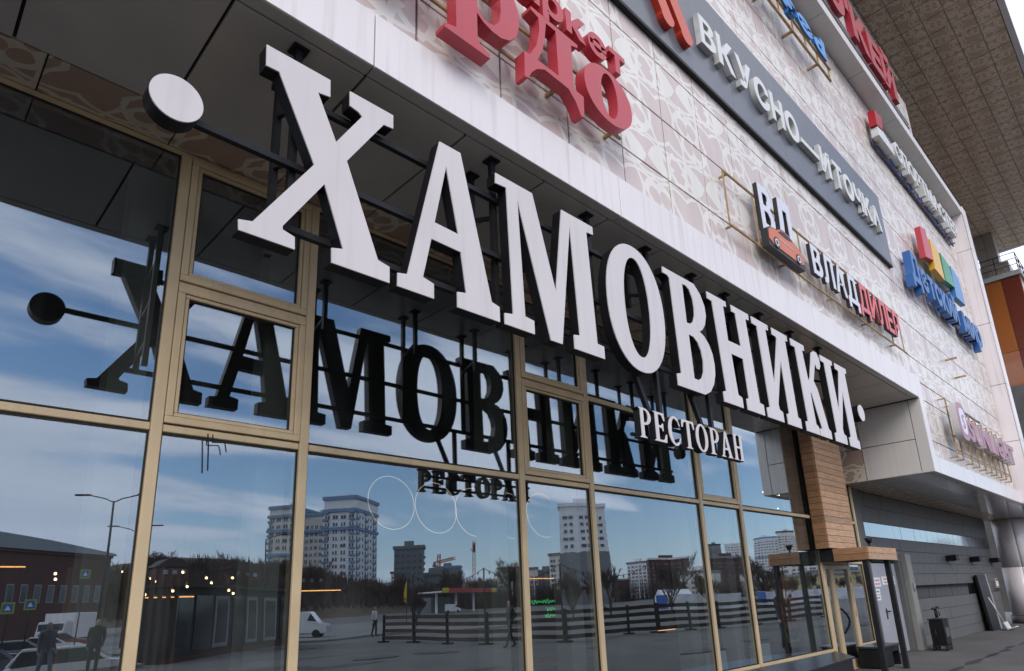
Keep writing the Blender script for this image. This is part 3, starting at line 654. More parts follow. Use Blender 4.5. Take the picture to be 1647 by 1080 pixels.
GI = [(8.30,5.381),(8.805,5.379),(8.805,5.273),(8.714,5.264),(8.747,4.45),(9.06,5.207),(9.03,5.238),(8.925,5.245),(8.925,5.374),(9.44,5.358),(9.44,5.262),(9.356,5.256),(9.388,4.061),(9.475,4.046),(9.475,3.898),(9.01,3.924),(9.01,4.050),(9.099,4.072),(9.086,4.88),(8.775,4.158),(8.79,4.075),(8.885,4.051),(8.885,3.902),(8.385,3.925),(8.385,4.033),(8.485,4.059),(8.444,5.240),(8.30,5.248)]
GK = [(9.56,5.373),(10.055,5.361),(10.055,5.265),(9.965,5.250),(10.02,4.76),(10.10,4.83),(10.24,5.12),(10.32,5.30),(10.43,5.37),(10.55,5.36),(10.63,5.27),(10.63,5.14),(10.56,5.06),(10.46,5.06),(10.41,5.13),(10.30,4.92),(10.235,4.80),(10.34,4.68),(10.527,4.066),(10.61,4.028),(10.61,3.896),(10.16,3.894),(10.16,4.012),(10.262,4.02),(10.06,4.56),(10.02,4.57),(10.045,4.06),(10.13,4.028),(10.13,3.892),(9.65,3.902),(9.65,4.047),(9.746,4.063),(9.70,5.235),(9.56,5.24)]
def big(nm_label, loops):
    o = glyph(S1, loops, LF, LB, M_BLACK, M_LFACE); o['label'] = nm_label
    return o
big('letter Х, first of the sign', [snap(GX)]); big('letter А', [snap(GA), GAH]); big('letter М', [snap(GM)])
big('letter О', [ell(5.512, 4.648, .518, .742, 56, 2.15), ell(5.52, 4.66, .228, .585, 48, 2.15)])
big('letter В', [snap(GB), GB1, GB2]); big('letter Н', [snap(GN)]); big('first letter И', [snap(GI)]); big('letter К', [snap(GK)]); big('last letter И', [snap(GI, 2.385)])
o = glyph(S1, [ell(.885, 4.62, .150, .150, 40)], LF, LF+.13, M_BLACK, M_LFACE, 'round_dot')
o = glyph(S1, [ell(12.25, 4.62, .150, .150, 40)], LF, LF+.13, M_BLACK, M_LFACE, 'round_dot')
for z, a, b_ in ((4.615, .90, 12.2), (5.19, 1.5, 11.8), (4.12, 1.55, 11.75)): barx('rail', (a, 3.82, z), (b_, 3.82, z), .045, M_BSTEEL, S1)
posts = [1.69, 3.61, 4.99, 6.08, 7.11, 7.98, 9.0, 10.08, 11.2]
for x in posts:
    for y in (3.87, 4.17): barx('hanger_post', (x, y, 4.08 if (y < 4 or x < 2) else 5.0), (x, y, 5.66), .05, M_BSTEEL, S1)
    for z in ((4.3, 4.75, 5.2) if x < 2 else (5.1,)): barx('strut', (x, 3.895, z-.05), (x, 4.145, z+.05), .035, M_BSTEEL, S1)
    for y in (3.87, 4.17): box('ceiling_plate', x-.06, x+.06, y-.06, y+.06, 5.640, 5.656, M_BSTEEL, S1)

# ---- the small sign below it
S2 = thing('small_restaurant_sign', 'small white serif letters РЕСТОРАН hung below the big sign', 'sign', (6.43, 3.75, 3.18))
SG = {
 'Р': ([[(0, 1), (.12, .95), (.16, .93), (.16, .07), (.02, 0), (.56, 0), (.40, .07), (.38, .10), (.38, .44)] + arcp(.46, .72, .46, .28, -90, 90) + []], [[(.38, .52)] + arcp(.46, .725, .24, .21, -90, 90) + [(.38, .935)]], .92),
 'Е': ([[(0, 1), (.86, 1), (.90, .74), (.82, .74), (.70, .90), (.62, .93), (.40, .93), (.40, .56), (.62, .56), (.70, .64), (.76, .64), (.76, .38), (.70, .38), (.62, .48), (.40, .48), (.40, .07), (.70, .07), (.82, .12), (.92, .28), (1, .28), (.95, 0), (0, 0), (.16, .07), (.16, .93)]], [], 1.0),
 'С': ([arcp(.52, .5, .52, .52, 52, 308, 22) + [(.96, .28), (.90, .28), (.80, .12)] + arcp(.54, .5, .29, .44, 300, 60, 20) + [(.80, .86), (.90, .70), (.97, .70)]], [], 1.0),
 'Т': ([[(0, 1), (1, 1), (1.04, .72), (.96, .72), (.86, .90), (.78, .925), (.63, .925), (.63, .07), (.80, 0), (.24, 0), (.40, .07), (.40, .925), (.24, .925), (.14, .90), (.04, .72), (-.04, .72)]], [], 1.0),
 'О': ([ell(.52, .5, .54, .52, 32)], [ell(.52, .5, .30, .45, 28)], 1.05),
 'А': ([[(.46, 1), (.60, 1), (.98, .07), (1.1, 0), (.60, 0), (.74, .07), (.66, .28), (.32, .28), (.24, .07), (.38, 0), (-.04, 0), (.10, .07)]], [[(.48, .78), (.35, .36), (.63, .36)]], 1.06),
 'Н': ([[(0, 1), (.50, 1), (.36, .93), (.36, .55), (.74, .55), (.74, .93), (.60, 1), (1.1, 1), (.96, .93), (.96, .07), (1.1, 0), (.60, 0), (.74, .07), (.74, .47), (.36, .47), (.36, .07), (.50, 0), (0, 0), (.14, .07), (.14, .93)]], [], 1.1)}
W2 = 'РЕСТОРАН'; wt = [SG[c][2] for c in W2]; kx = (7.54-5.345)/(sum(wt)+.17*7); x = 5.345
for c in W2:
    out_, holes, wd = SG[c]; f = lambda P: [(x+p[0]*kx, 3.185+p[1]*.318) for p in P]
    glyph(S2, [f(out_[0])] + [f(h) for h in holes], LF, LF+.085, M_BSTEEL, M_LFACE, ft=.008); x += (wd+.17)*kx
barx('rail', (5.36, 3.79, 3.40), (7.5, 3.79, 3.40), .03, M_BSTEEL, S2); barx('rail', (5.36, 3.79, 3.24), (7.5, 3.79, 3.24), .03, M_BSTEEL, S2)
for x in (5.95, 7.05):
    barx('hanger_post', (x, 3.81, 3.22), (x, 3.81, 4.10), .05, M_BSTEEL, S2); barx('brace', (x-.03, 3.85, 3.30), (x-.42, 3.85, 4.10), .05, M_BSTEEL, S2)

CAM_SC, CAM_DZ = .9155, .1394
# ---- red wine-market sign
S3 = thing('red_market_sign', 'red relief letters ending рдо with small letters маркет above', 'sign', (4.4, 3.8, 6.7))
M_RED = mat('red_painted_letter', (.50, .04, .06), .38, var=.08, vscale=4, streak=.08, coat=.1)
YB = 3.88; YF = 3.74
pl_ = [(2.97, 6.735), (2.97, 6.69), (3.52, 6.69), (3.52, 6.735), (3.40, 6.78), (3.365, 6.83), (3.365, 7.14), (3.44, 7.085), (3.56, 7.05), (3.68, 7.05), (3.80, 7.10), (3.90, 7.22), (3.95, 7.40), (3.94, 7.58), (3.87, 7.73), (3.75, 7.80), (3.62, 7.80), (3.50, 7.76), (3.36, 7.66), (3.36, 7.79), (2.97, 7.79), (2.97, 7.74), (3.105, 7.72), (3.105, 6.78)]
ph = [(3.37, 7.22), (3.37, 7.60), (3.46, 7.70), (3.56, 7.72), (3.64, 7.67), (3.685, 7.55), (3.69, 7.40), (3.66, 7.24), (3.59, 7.14), (3.50, 7.12), (3.42, 7.15)]
glyph(S3, [pl_, ph], YF, YB, M_RED, None)
dl = [(4.14, 7.80), (4.905, 7.80), (4.905, 7.755), (4.79, 7.715), (4.782, 7.11), (4.95, 7.10), (4.93, 6.81), (4.875, 6.81), (4.80, 6.95), (4.69, 7.055), (4.31, 7.07), (4.186, 7.00), (4.098, 6.90), (4.05, 6.80), (3.995, 6.79), (4.007, 7.115), (4.092, 7.128), (4.207, 7.329), (4.262, 7.568), (4.257, 7.725), (4.14, 7.755)]
glyph(S3, [dl, [(4.374, 7.735), (4.533, 7.735), (4.534, 7.13), (4.204, 7.13), (4.29, 7.30), (4.34, 7.50)]], YF, YB, M_RED, None)
glyph(S3, [ell(5.45, 7.41, .455, .385, 40, 2.1), ell(5.46, 7.42, .155, .315, 32, 2.1)], YF, YB, M_RED, None)
glyph(S3, [ell(2.42, 7.41, .455, .385, 40, 2.1), ell(2.43, 7.42, .155, .315, 32, 2.1)], YF, YB, M_RED, None)
text_row(S3, 'маркет', 3.50, 5.86, 7.92, .385, YF, .12, M_RED, None, bold=.045, gap=.10)
for z in (7.12, 7.62, 8.06): barx('rail', (1.9, 3.905, z), (5.85, 3.905, z), .03, M_RUST, S3)
for x in (2.3, 3.5, 4.66, 5.7):
    for z in (7.14, 8.06): barx('standoff', (x, 3.90, z), (x, 4.05, z), .04, M_RUST, S3)

# ---- grey board with white letters
S4 = thing('grey_signboard', 'long slate grey signboard with white letters ВКУСНО—И ТОЧКА and red logo', 'sign', (12, 3.97, 9.7))
M_SLATE = mat('slate_blue_board', (.125, .13, .155), .4, var=.05, coat=.2)
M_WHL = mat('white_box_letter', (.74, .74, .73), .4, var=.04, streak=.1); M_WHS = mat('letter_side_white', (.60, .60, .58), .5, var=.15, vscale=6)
for k in range(6):
    a = 5.3+2.12*k; box('board_panel', a+.002, min(a+2.118, 17.95), 3.968, 3.99, 9.70, 11.76, M_SLATE, S4)
box('board_frame', 5.3, 17.96, 3.992, 4.046, 9.72, 11.74, M_BLACK, S4)
box('bottom_rail', 5.3, 17.96, 3.965, 4.045, 9.64, 9.698, M_BLACK, S4)
text_row(S4, 'ВКУСНО—И', 8.42, 13.95, 10.36, .60, 3.865, .10, M_WHS, M_WHL, bold=.05, gap=.12)
text_row(S4, 'ТОЧКА', 14.15, 17.25, 10.36, .60, 3.865, .10, M_WHS, M_WHL, bold=.05, gap=.12)
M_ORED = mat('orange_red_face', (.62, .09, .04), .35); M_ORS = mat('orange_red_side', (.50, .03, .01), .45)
def slant(x0, x1, z0, z1, wd):
    P = [(x0+wd/2*math.cos(t), z0+wd/2*math.sin(t)) for t in [PI+PI*i/10 for i in range(11)]]
    Q = [(x1+wd/2*math.cos(t), z1+wd/2*math.sin(t)) for t in [PI*i/10 for i in range(11)]]
    return P + Q
glyph(S4, [slant(7.38, 6.70, 10.12, 11.2, .34)], 3.86, 3.965, M_ORS, M_ORED, 'logo_bar'); glyph(S4, [slant(7.92, 7.25, 10.13, 11.2, .34)], 3.86, 3.965, M_ORS, M_ORED, 'logo_bar')
glyph(S4, [ell(6.15, 10.2, .24, .24, 28)], 3.86, 3.965, M_ORS, M_ORED, 'logo_dot')

# ---- car dealer sign on ochre frame
S5 = thing('car_dealer_sign', 'black sided letters ВД with orange car and ВЛАДДИЛЕР on ochre frame', 'sign', (12.9, 3.9, 7.05))
M_VDW = mat('lilac_white_face', (.72, .72, .80), .35); M_VDR = mat('coral_red_face', (.72, .12, .13), .4); M_BLK2 = mat('black_return', (.02, .02, .022), .5)
text_row(S5, 'ВД', 9.62, 10.92, 7.36, .88, 3.82, .085, M_BLK2, M_VDW, bold=.06, gap=.16)
text_row(S5, 'ВЛАДДИЛЕР', 11.62, 16.70, 7.24, .62, 3.82, .08, None, M_VDW, bold=.03, gap=.13, colors=[(M_BLK2, M_VDW)]*4+[(M_BLK2, M_VDR)]*5)
zc5 = lambda P: [(a, 7.02+(b-7.02)*.80) for a, b in P]
cl5 = [(9.64, 7.20), (9.66, 7.42), (9.76, 7.50), (9.98, 7.54), (10.12, 7.62), (10.30, 7.66), (10.48, 7.64), (10.66, 7.56), (10.84, 7.48), (10.96, 7.40), (11.0, 7.26), (10.98, 7.16), (10.80, 7.12), (9.80, 7.12)]
plq = glyph(S5, [zc5([(9.62, 7.04), (9.62, 7.44), (9.75, 7.53), (9.98, 7.57), (10.11, 7.65), (10.30, 7.69), (10.49, 7.67), (10.67, 7.59), (10.86, 7.51), (11.0, 7.42), (11.04, 7.26), (11.02, 7.04)])], 3.775, 3.89, M_BLK2, None, 'car_plaque')
bm = nb(); prism(bm, [zc5(cl5)], 3.765, 3.7735); build('car_body', bm, mat('orange_print', (.66, .17, .08), .4), plq)
bm = nb(); prism(bm, [zc5([(10.03, 7.52), (10.14, 7.60), (10.30, 7.63), (10.46, 7.61), (10.60, 7.55), (10.35, 7.50)])], 3.760, 3.764); build('car_window', bm, M_BLK2, plq)
bm = nb(); prism(bm, [zc5([(9.98, 7.38), (10.62, 7.36), (10.62, 7.345), (10.05, 7.36)])], 3.760, 3.764); build('car_highlight', bm, M_VDW, plq)
for cx in (9.90, 10.76):
    bm = nb(); prism(bm, [ell(cx, 7.17, .10, .10, 24)], 3.756, 3.7635); wv_ = build('car_wheel', bm, M_BLK2, plq)
    bm = nb(); prism(bm, [ell(cx, 7.17, .07, .07, 24), ell(cx, 7.17, .042, .042, 20)], 3.752, 3.7555); build('wheel_rim', bm, M_VDW, wv_)
for z in (7.06, 8.02): barx('rail', (8.6, 3.92, z), (17.3 if z < 7.5 else 17.1, 3.92, z), .03, M_RUST, S5)
for x in (8.6, 9.58, 11.35, 12.4, 13.7, 15.0, 16.3, 17.1): barx('upright', (x, 3.921, 7.06), (x, 3.921, 8.02), .022, M_RUST, S5)
for x in (8.72, 10.6, 12.7, 14.6, 16.5):
    for z in (7.09, 8.0): barx('standoff', (x, 3.92, z), (x, 4.05, z), .03, M_RUST, S5)

# ---- children's shop sign
S6 = thing('toy_shop_sign', 'thick blue letters Детский мир under red, yellow, green and blue tiles', 'sign', (23, 3.75, 9.4))
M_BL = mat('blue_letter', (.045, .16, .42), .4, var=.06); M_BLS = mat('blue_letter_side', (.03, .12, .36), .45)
text_row(S6, 'Детский', 18.95, 23.9, 9.62, .86, 3.76, .20, M_BLS, M_BL, bold=.05, gap=.10)
text_row(S6, 'мир', 24.55, 27.15, 9.62, .86, 3.76, .20, M_BLS, M_BL, bold=.05, gap=.10)
for nm, c, q in (('red', (.45, .04, .06), [(21.0, 10.98), (21.1, 12.05), (21.75, 12.2), (21.95, 11.2)]), ('yellow', (.62, .34, .03), [(21.9, 10.9), (22.1, 12.0), (23.0, 11.9), (22.95, 10.85)]), ('green', (.02, .22, .10), [(23.1, 10.9), (23.25, 11.95), (24.2, 11.85), (24.35, 11.05)]), ('blue', (.05, .20, .45), [(24.25, 10.68), (24.45, 11.9), (25.4, 11.75), (25.5, 10.75)])):
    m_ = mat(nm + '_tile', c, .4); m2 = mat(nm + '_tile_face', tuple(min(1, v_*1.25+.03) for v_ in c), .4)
    glyph(S6, [q], 3.74, 3.90, m_, m2, nm + '_tile')
for x in (19.4, 21.3, 23.2, 25.1, 26.8):
    for z in (9.75, 10.3, 11.3):
        if z > 11 and (x < 20 or x > 26): continue
        barx('standoff', (x, 3.80, z), (x, 4.05, z), .04, M_RUST, S6)
barx('rail', (19.2, 3.92, 9.7), (27, 3.92, 9.7), .035, M_RUST, S6); barx('rail', (19.2, 3.92, 10.3), (27, 3.92, 10.3), .035, M_RUST, S6)

# ---- sports shop sign
S7 = thing('sports_shop_sign', 'white box letters СПОРТМАСТЕР on blue rail with red flag under the ledge', 'sign', (23, 3.7, 13.9))
M_NAVY = mat('navy_rail', (.03, .045, .17), .45)
text_row(S7, 'СПОРТМАСТЕР', 20.2, 27.5, 14.05, .62, 3.74, .19, M_WHS, M_WHL, bold=.04, gap=.10)
box('backing_rail', 18.8, 27.5, 3.945, 3.985, 13.88, 14.2, M_NAVY, S7)
glyph(S7, [[(18.55, 14.30), (18.62, 14.85), (19.35, 14.98), (19.15, 14.42)]], 3.74, 3.93, mat('signal_red', (.40, .012, .02), .4), None, 'flag_top')
glyph(S7, [[(18.6, 13.98), (18.62, 14.27), (19.2, 14.38), (20.0, 14.22), (20.0, 13.98)]], 3.75, 3.94, M_WHS, M_WHL, 'flag_bottom')
for x in (18.9, 19.8, 20.7, 21.6, 22.5, 23.5, 24.5, 25.5, 26.5, 27.3): barx('standoff', (x, 3.86, 13.92), (x, 4.05, 13.92), .04, M_RUST, S7)

# ---- pink jewellery sign on ochre frame
S8 = thing('jewellery_sign', 'faded pink letters SUNLIGHT with oval S badge on ochre stilts', 'sign', (23.5, 3.8, 4.75))
M_PK = mat('faded_pink', (.48, .25, .34), .5, var=.15, vscale=2); M_PKS = mat('aged_white_side', (.52, .50, .49), .5, var=.15, vscale=3)
text_row(S8, 'SUNLIGHT', 21.25, 27.6, 5.42, .62, 3.72, .17, M_PKS, M_PK, bold=.05, gap=.12)
bd = glyph(S8, [ell(20.15, 5.74, .46, .52, 36, 3.0)], 3.62, 3.80, M_PKS, M_PK, 'round_badge')
bm = nb(); prism(bm, [ell(20.15, 5.74, .30, .36, 32, 2.8)], 3.612, 3.6185); bw = build('badge_field', bm, M_VDW, bd)
V_, F_, w_ = font_mesh('S', 0.0); solid('badge_letter', [(a*.36, b*.006, c*.42) for a, b, c in V_], F_, M_PK, bd, (20.15-.36*w_/2, 3.606, 5.53))
for x in (19.95, 20.6, 21.6, 22.4, 23.2, 24.0, 24.7, 25.4, 26.1, 26.9):
    zt_ = 6.42 if x < 20 else 6.34 - .004*(x-20); barx('stilt', (x, 3.88, 4.78), (x, 3.88, zt_), .035, M_RUST, S8)
    barx('standoff', (x, 3.89, 4.80), (x, 4.05, 4.80), .035, M_RUST, S8); barx('standoff', (x, 3.89, zt_-.02), (x, 4.05, zt_-.02), .03, M_RUST, S8)
barx('rail', (19.95, 3.90, 5.02), (27.0, 3.90, 5.02), .03, M_RUST, S8); barx('rail', (19.95, 3.90, 5.40), (27.2, 3.90, 5.40), .03, M_RUST, S8)
barx('rail', (21.6, 3.90, 6.36), (24.0, 3.90, 6.36), .03, M_BSTEEL, S8)

# ---- red sign above the ledge, blue sign under it
S9 = thing('red_hypermarket_sign', "thick red letters О'КЕЙ on the upper storey above the ledge", 'sign', (19, 3.75, 16.9))
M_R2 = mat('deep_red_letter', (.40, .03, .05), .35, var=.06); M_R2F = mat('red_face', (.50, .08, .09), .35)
text_row(S9, "О'КЕЙ", 15.9, 22.0, 17.05, 1.15, 3.66, .18, M_R2, M_R2F, bold=.07, gap=.06)
for z in (16.85, 17.0, 18.9): barx('rail', (13, 3.80, z), (23.4, 3.80, z), .05, mat('galvanised', (.4, .4, .38), .4, metal=.6) if z < 16.9 else bpy.data.materials['galvanised'], S9)
for x in (14.2, 16.2, 18.2, 20.2, 22.2, 23.2):
    for z in (17.0, 18.9): barx('standoff', (x, 3.80, z), (x, 4.05, z), .05, M_RUST, S9)
S10 = thing('blue_round_sign', 'rounded bright blue letters ending феd on ochre rail below the ledge', 'sign', (13, 3.75, 13.7))
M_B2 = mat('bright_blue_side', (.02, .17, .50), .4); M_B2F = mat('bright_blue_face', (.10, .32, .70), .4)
text_row(S10, 'кофеd', 10.4, 14.75, 14.02, .52, 3.70, .08, M_B2, M_B2F, bold=.06, gap=.04)
for z in (13.68, 14.0): barx('rail', (9.5, 3.80 if z < 13.9 else 3.77, z), (15.1, 3.80 if z < 13.9 else 3.77, z), .05, M_RUST, S10)
for x in (10.1, 11.5, 12.9, 14.3):
    barx('standoff', (x, 3.80, 13.68), (x, 4.05, 13.68), .05, M_RUST, S10)
for x in (10.1, 10.8, 11.5, 12.2, 12.9, 13.6, 14.3, 15.0): barx('upright', (x, 3.785, 13.68), (x, 3.785, 14.0), .03, M_RUST, S10)
# leftover bracket stubs on the wall
for k, (x, z, lb) in enumerate(((22.0, 8.02, 'ochre steel bracket stub on wall, upper left of the pair'), (22.75, 7.62, 'ochre steel bracket stub on wall, lower right of the pair'))):
    s_ = barx('bracket_stub', (x, 3.75, z), (x, 4.05, z), .05, M_RUST, None); tag(s_, lb, 'bracket', 'leftover bracket stubs')

CAM_SC, CAM_DZ = 1.0, 0.0
# ------------------------------------------------------------------ things on the pavement
random.seed(21)
GY = 5.73
# black bench plinth before the glass
bm = nb(); P_ = [(6.5, 5.56), (14.02, 5.50), (13.05, 4.84), (10.8, 4.70), (6.5, 4.70)]
lo = [bm.verts.new((p[0], p[1], .013)) for p in P_]; hi = [bm.verts.new((p[0], p[1], .395)) for p in P_]
bm.faces.new(hi[::-1]); bm.faces.new(lo)
for i in range(5): bm.faces.new([lo[i], hi[i], hi[(i+1) % 5], lo[(i+1) % 5]])
bmesh.ops.recalc_face_normals(bm, faces=bm.faces)
bp = thing('granite_bench', 'long polished black ledge running below the restaurant windows', 'ledge', (10, 5.1, .013))
M_GRAN = mat('polished_black_granite', (.018, .019, .023), .32, var=.3, vscale=30, spec=.3)
build('ledge_body', bm, M_GRAN, bp)
bm = nb(); P2 = [(6.5, 5.565), (14.09, 5.505), (13.09, 4.80), (10.8, 4.655), (6.5, 4.655)]
prism(bm, [P2], .398, .425, to3=lambda x, z, y: (x, z, y)); bmesh.ops.recalc_face_normals(bm, faces=bm.faces); build('top_slab', bm, M_GRAN, bp)
# black crate-like box by the door
cb_ = thing('black_box_bench', 'low black steel box on legs right of the entrance door', 'box', (15.6, 5.22, 0))
box('lid', 15.02, 16.25, 4.98, 5.46, .40, .44, mat('black_lid', (.03, .03, .034), .3), cb_, bev=.006)
box('body', 15.05, 15.75, 5.0, 5.44, .03, .398, M_BLACK, cb_, bev=.006)
box('leg', 16.14, 16.21, 5.0, 5.42, .013, .398, M_BLACK, cb_, bev=.004)
box('lip', 15.76, 16.13, 5.0, 5.02, .30, .398, M_BLACK, cb_)
# wheeled black barrel cart with tubes
ct = thing('black_cart', 'black wheeled tank cart with bent pipes against the grey wall', 'cart', (19.75, 5.05, 0))
bm = nb(); tp = [(19.52, .14), (20.0, .14), (20.04, .74), (19.48, .74)]
prism(bm, [tp], 4.90, 5.22); bmesh.ops.bevel(bm, geom=bm.edges[:], offset=.02, segments=2, affect='EDGES'); build('tank', bm, M_BLACK, ct)
bm = nb(); path(bm, [(19.60, 5.05, .80), (19.60, 5.05, .98), (19.54, 5.05, 1.05), (19.36, 5.05, 1.02)], .02); path(bm, [(19.74, 5.05, .80), (19.72, 5.05, 1.0), (19.80, 5.05, 1.06), (20.0, 5.05, 1.03)], .02)
path(bm, [(19.62+.14*math.cos(t), 5.0, .84+.12*math.sin(t)) for t in [PI*i/8 for i in range(9)]], .012); build('pipes', bm, M_BLACK, ct); box('tank_lid', 19.47, 20.05, 4.89, 5.23, .742, .775, M_BSTEEL, ct, bev=.006); box('front_label', 19.62, 19.90, 4.893, 4.899, .34, .56, mat('faded_label', (.10, .10, .10), .7, var=.4, vscale=20), ct)
bm = nb(); path(bm, [(20.02, 5.06, .55), (20.12, 5.06, .48), (20.15, 5.06, .36), (20.10, 5.06, .24), (20.0, 5.06, .2)], .015); build('side_tube', bm, M_BLACK, ct); bm = nb(); path(bm, [(19.46, 5.06, .56), (19.33, 5.06, .54), (19.33, 5.06, .26), (19.48, 5.06, .2)], .014); build('side_tube', bm, M_BLACK, ct)
for x in (19.52, 19.72, 19.98):
    for y in (4.93, 5.2):
        bm = nb(); tube(bm, (x, y-.015, .075), (x, y+.015, .075), .06, n=14); build('castor', bm, M_BSTEEL, ct)
box('undertray', 19.45, 20.05, 4.92, 5.22, .13, .158, M_BSTEEL, ct)
# leaning black panel and scoop
lp = thing('leaning_black_panel', 'tall black panel with grey edge leaning against the wall end', 'panel', (28.6, 5.5, 0))
bm = nb(); M_ = Matrix.Translation((28.1, 5.45, .013)) @ Matrix.Rotation(R(-4), 4, 'X'); abox(bm, -.62, .62, 0, .09, 0, 1.85, .006, M=M_); build('board', bm, M_BLACK, lp)
bm = nb(); abox(bm, .625, .82, .0, .12, 0, 1.88, .004, M=M_); build('edge_trim', bm, mat('trim_grey', (.3, .3, .31), .5), lp)
mo = thing('snow_scoop', 'white snow scoop with pale wooden handle leaning on the black panel', 'shovel', (27.95, 5.25, 0))
bm = nb(); tube(bm, (28.02, 5.18, .2), (27.55, 5.40, 1.10), .022); build('handle', bm, mat('pale_wood', (.55, .5, .42), .6), mo)
bm = nb(); M_ = Matrix.Translation((28.1, 5.12, .02)) @ Matrix.Rotation(R(-20), 4, 'X'); abox(bm, -.28, .28, -.05, .0, 0, .26, .01, M=M_); abox(bm, -.28, .28, -.26, -.051, 0, .03, .005, M=M_)
build('blade', bm, mat('white_plastic', (.6, .6, .58), .5, var=.2), mo)
# three wall lamps
def wall_lamp(x, z, label):
    t = thing('wall_lamp', label, 'lamp', (x, GY, z-.1), 'wall lamps on the grey wall')
    box('back_plate', x-.10, x+.10, GY-.02, GY-.002, z-.07, z+.07, M_BSTEEL, t, bev=.004)
    bm = nb(); abox(bm, x-.20, x+.20, GY-.30, GY-.021, z-.085, z+.095, .02); build('housing', bm, M_BLACK, t)
    box('lens', x-.17, x+.17, GY-.27, GY-.05, z-.097, z-.087, mat('lamp_glass', (.35, .35, .34), .2) if 'lamp_glass' not in bpy.data.materials else bpy.data.materials['lamp_glass'], t)
for x, lb in ((24.8, 'black wall lamp nearest the service door'), (27.9, 'black wall lamp, middle of the three on grey wall'), (30.95, 'black wall lamp nearest the round column')): wall_lamp(x, 2.39, lb)
# notice on the column side
cn = thing('parking_notice', 'small white notice plate with dark bands on end of grey wall', 'notice', (31.2, GY, 1.4))
box('plate', 30.95, 31.32, GY-.03, GY-.005, 1.38, 1.72, M_PAPER, cn); box('band', 30.96, 31.31, GY-.034, GY-.031, 1.64, 1.70, M_BSTEEL, cn); box('band', 30.96, 31.31, GY-.034, GY-.031, 1.39, 1.43, M_BSTEEL, cn)
# broken silicone wire hanging at the opening sash
wi = nb(); path(wi, [(1.86, 5.53, 3.085), (1.87, 5.53, 3.0), (1.885, 5.535, 2.78)], .006, 5); path(wi, [(1.90, 5.53, 3.085), (1.90, 5.53, 3.02), (2.0, 5.53, 3.03), (2.02, 5.535, 2.95)], .005, 5)
tag(build('loose_wire', wi, M_BSTEEL), 'short loose dark wire hanging below the left opening sash', 'wire')

# ------------------------------------------------------------------ dining room behind the glass
RM = thing('dining_room', 'dim brown restaurant interior seen through the glass front', 'room', (7, 9, 0))
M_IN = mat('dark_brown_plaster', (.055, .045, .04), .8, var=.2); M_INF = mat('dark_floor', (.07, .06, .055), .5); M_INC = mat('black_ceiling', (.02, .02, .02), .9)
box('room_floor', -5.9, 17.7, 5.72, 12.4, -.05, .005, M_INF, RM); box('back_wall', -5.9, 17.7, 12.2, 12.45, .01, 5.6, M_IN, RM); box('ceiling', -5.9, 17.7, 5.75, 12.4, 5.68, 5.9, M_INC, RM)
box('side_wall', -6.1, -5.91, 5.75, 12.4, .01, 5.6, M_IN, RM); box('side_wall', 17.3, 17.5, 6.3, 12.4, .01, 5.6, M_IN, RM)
M_CUR = mat('beige_curtain', (.36, .33, .27), .8, var=.1)
for x in (1.48, 2.72, 5.53, 6.85, 9.65, 11.0, 14.2):
    o = box('pilaster', x-.33, x-.06, 5.80, 6.05, .01, 5.55, M_CUR, RM)
M_SLAT = mat('oak_slat', (.34, .20, .09), .55, var=.2, vscale=5)
for k in range(13): box('slat', 1.30+.075*k, 1.33+.075*k, 7.0, 7.05, .01, 2.1, M_SLAT, RM)
for k in range(4): box('slat', 3.35+.07*k, 3.375+.07*k, 8.4, 8.45, .01, 2.3, M_SLAT, RM)
M_BULB = emis('warm_bulb', (1.0, .62, .25), 14)
def at(u, v, y): return None
bul = [(89, 923, 8), (89, 932, 8), (134, 920, 8), (195, 920, 8), (137, 947, 8), (178, 952, 8.3), (243, 931, 8), (249, 936, 8.2), (294, 921, 8), (332, 930, 8), (340, 938, 8.2), (374, 930, 8), (385, 922, 8), (387, 937, 8.2), (405, 927, 8), (385, 945, 8), (398, 944, 8.4), (368, 950, 8), (375, 955, 8.2), (396, 955, 8), (301, 944, 8), (278, 951, 8), (246, 950, 8), (233, 957, 8), (118, 951, 8), (1227, 792, 7.2), (1253, 797, 7.0), (1251, 818, 7.2), (1095, 802, 7.2)]
KI = (0.7116223753, 0.1625462573, 0.6835000433, -0.7013208907, 0.2221569418, 0.6773443005, -0.0417444984, -0.9613662192, 0.2720889366)
bulb_pos = []
for u, v, y in bul:                             # measured bearings of the hanging bulbs, put at the depth of the room
    d = (u-843.3, v-669.0, 1052.2); w_ = (KI[0]*d[0]+KI[1]*d[1]+KI[2]*d[2], KI[3]*d[0]+KI[4]*d[1]+KI[5]*d[2], KI[6]*d[0]+KI[7]*d[1]+KI[8]*d[2]); k = y/w_[1]
    bulb_pos.append((w_[0]*k, y, 1.65+w_[2]*k))
bmb = nb(); bmesh.ops.create_icosphere(bmb, subdivisions=2, radius=.013); mb = bpy.data.meshes.new('bulb'); bmb.to_mesh(mb); bmb.free(); mb.materials.append(M_BULB)
for k, p in enumerate(bulb_pos):
    side = 'in the left windows' if p[0] < 8 else 'in the right windows'
    t = thing('pendant_bulb', 'small glowing warm bulb hanging inside ' + side, 'bulb', p, 'glowing bulbs ' + side)
    link('bulb', mb, None, t, p)
    bm = nb(); tube(bm, (p[0], p[1], p[2]+.02), (p[0], p[1], p[2]+.5), .003, n=4); build('cord', bm, M_BSTEEL, t)
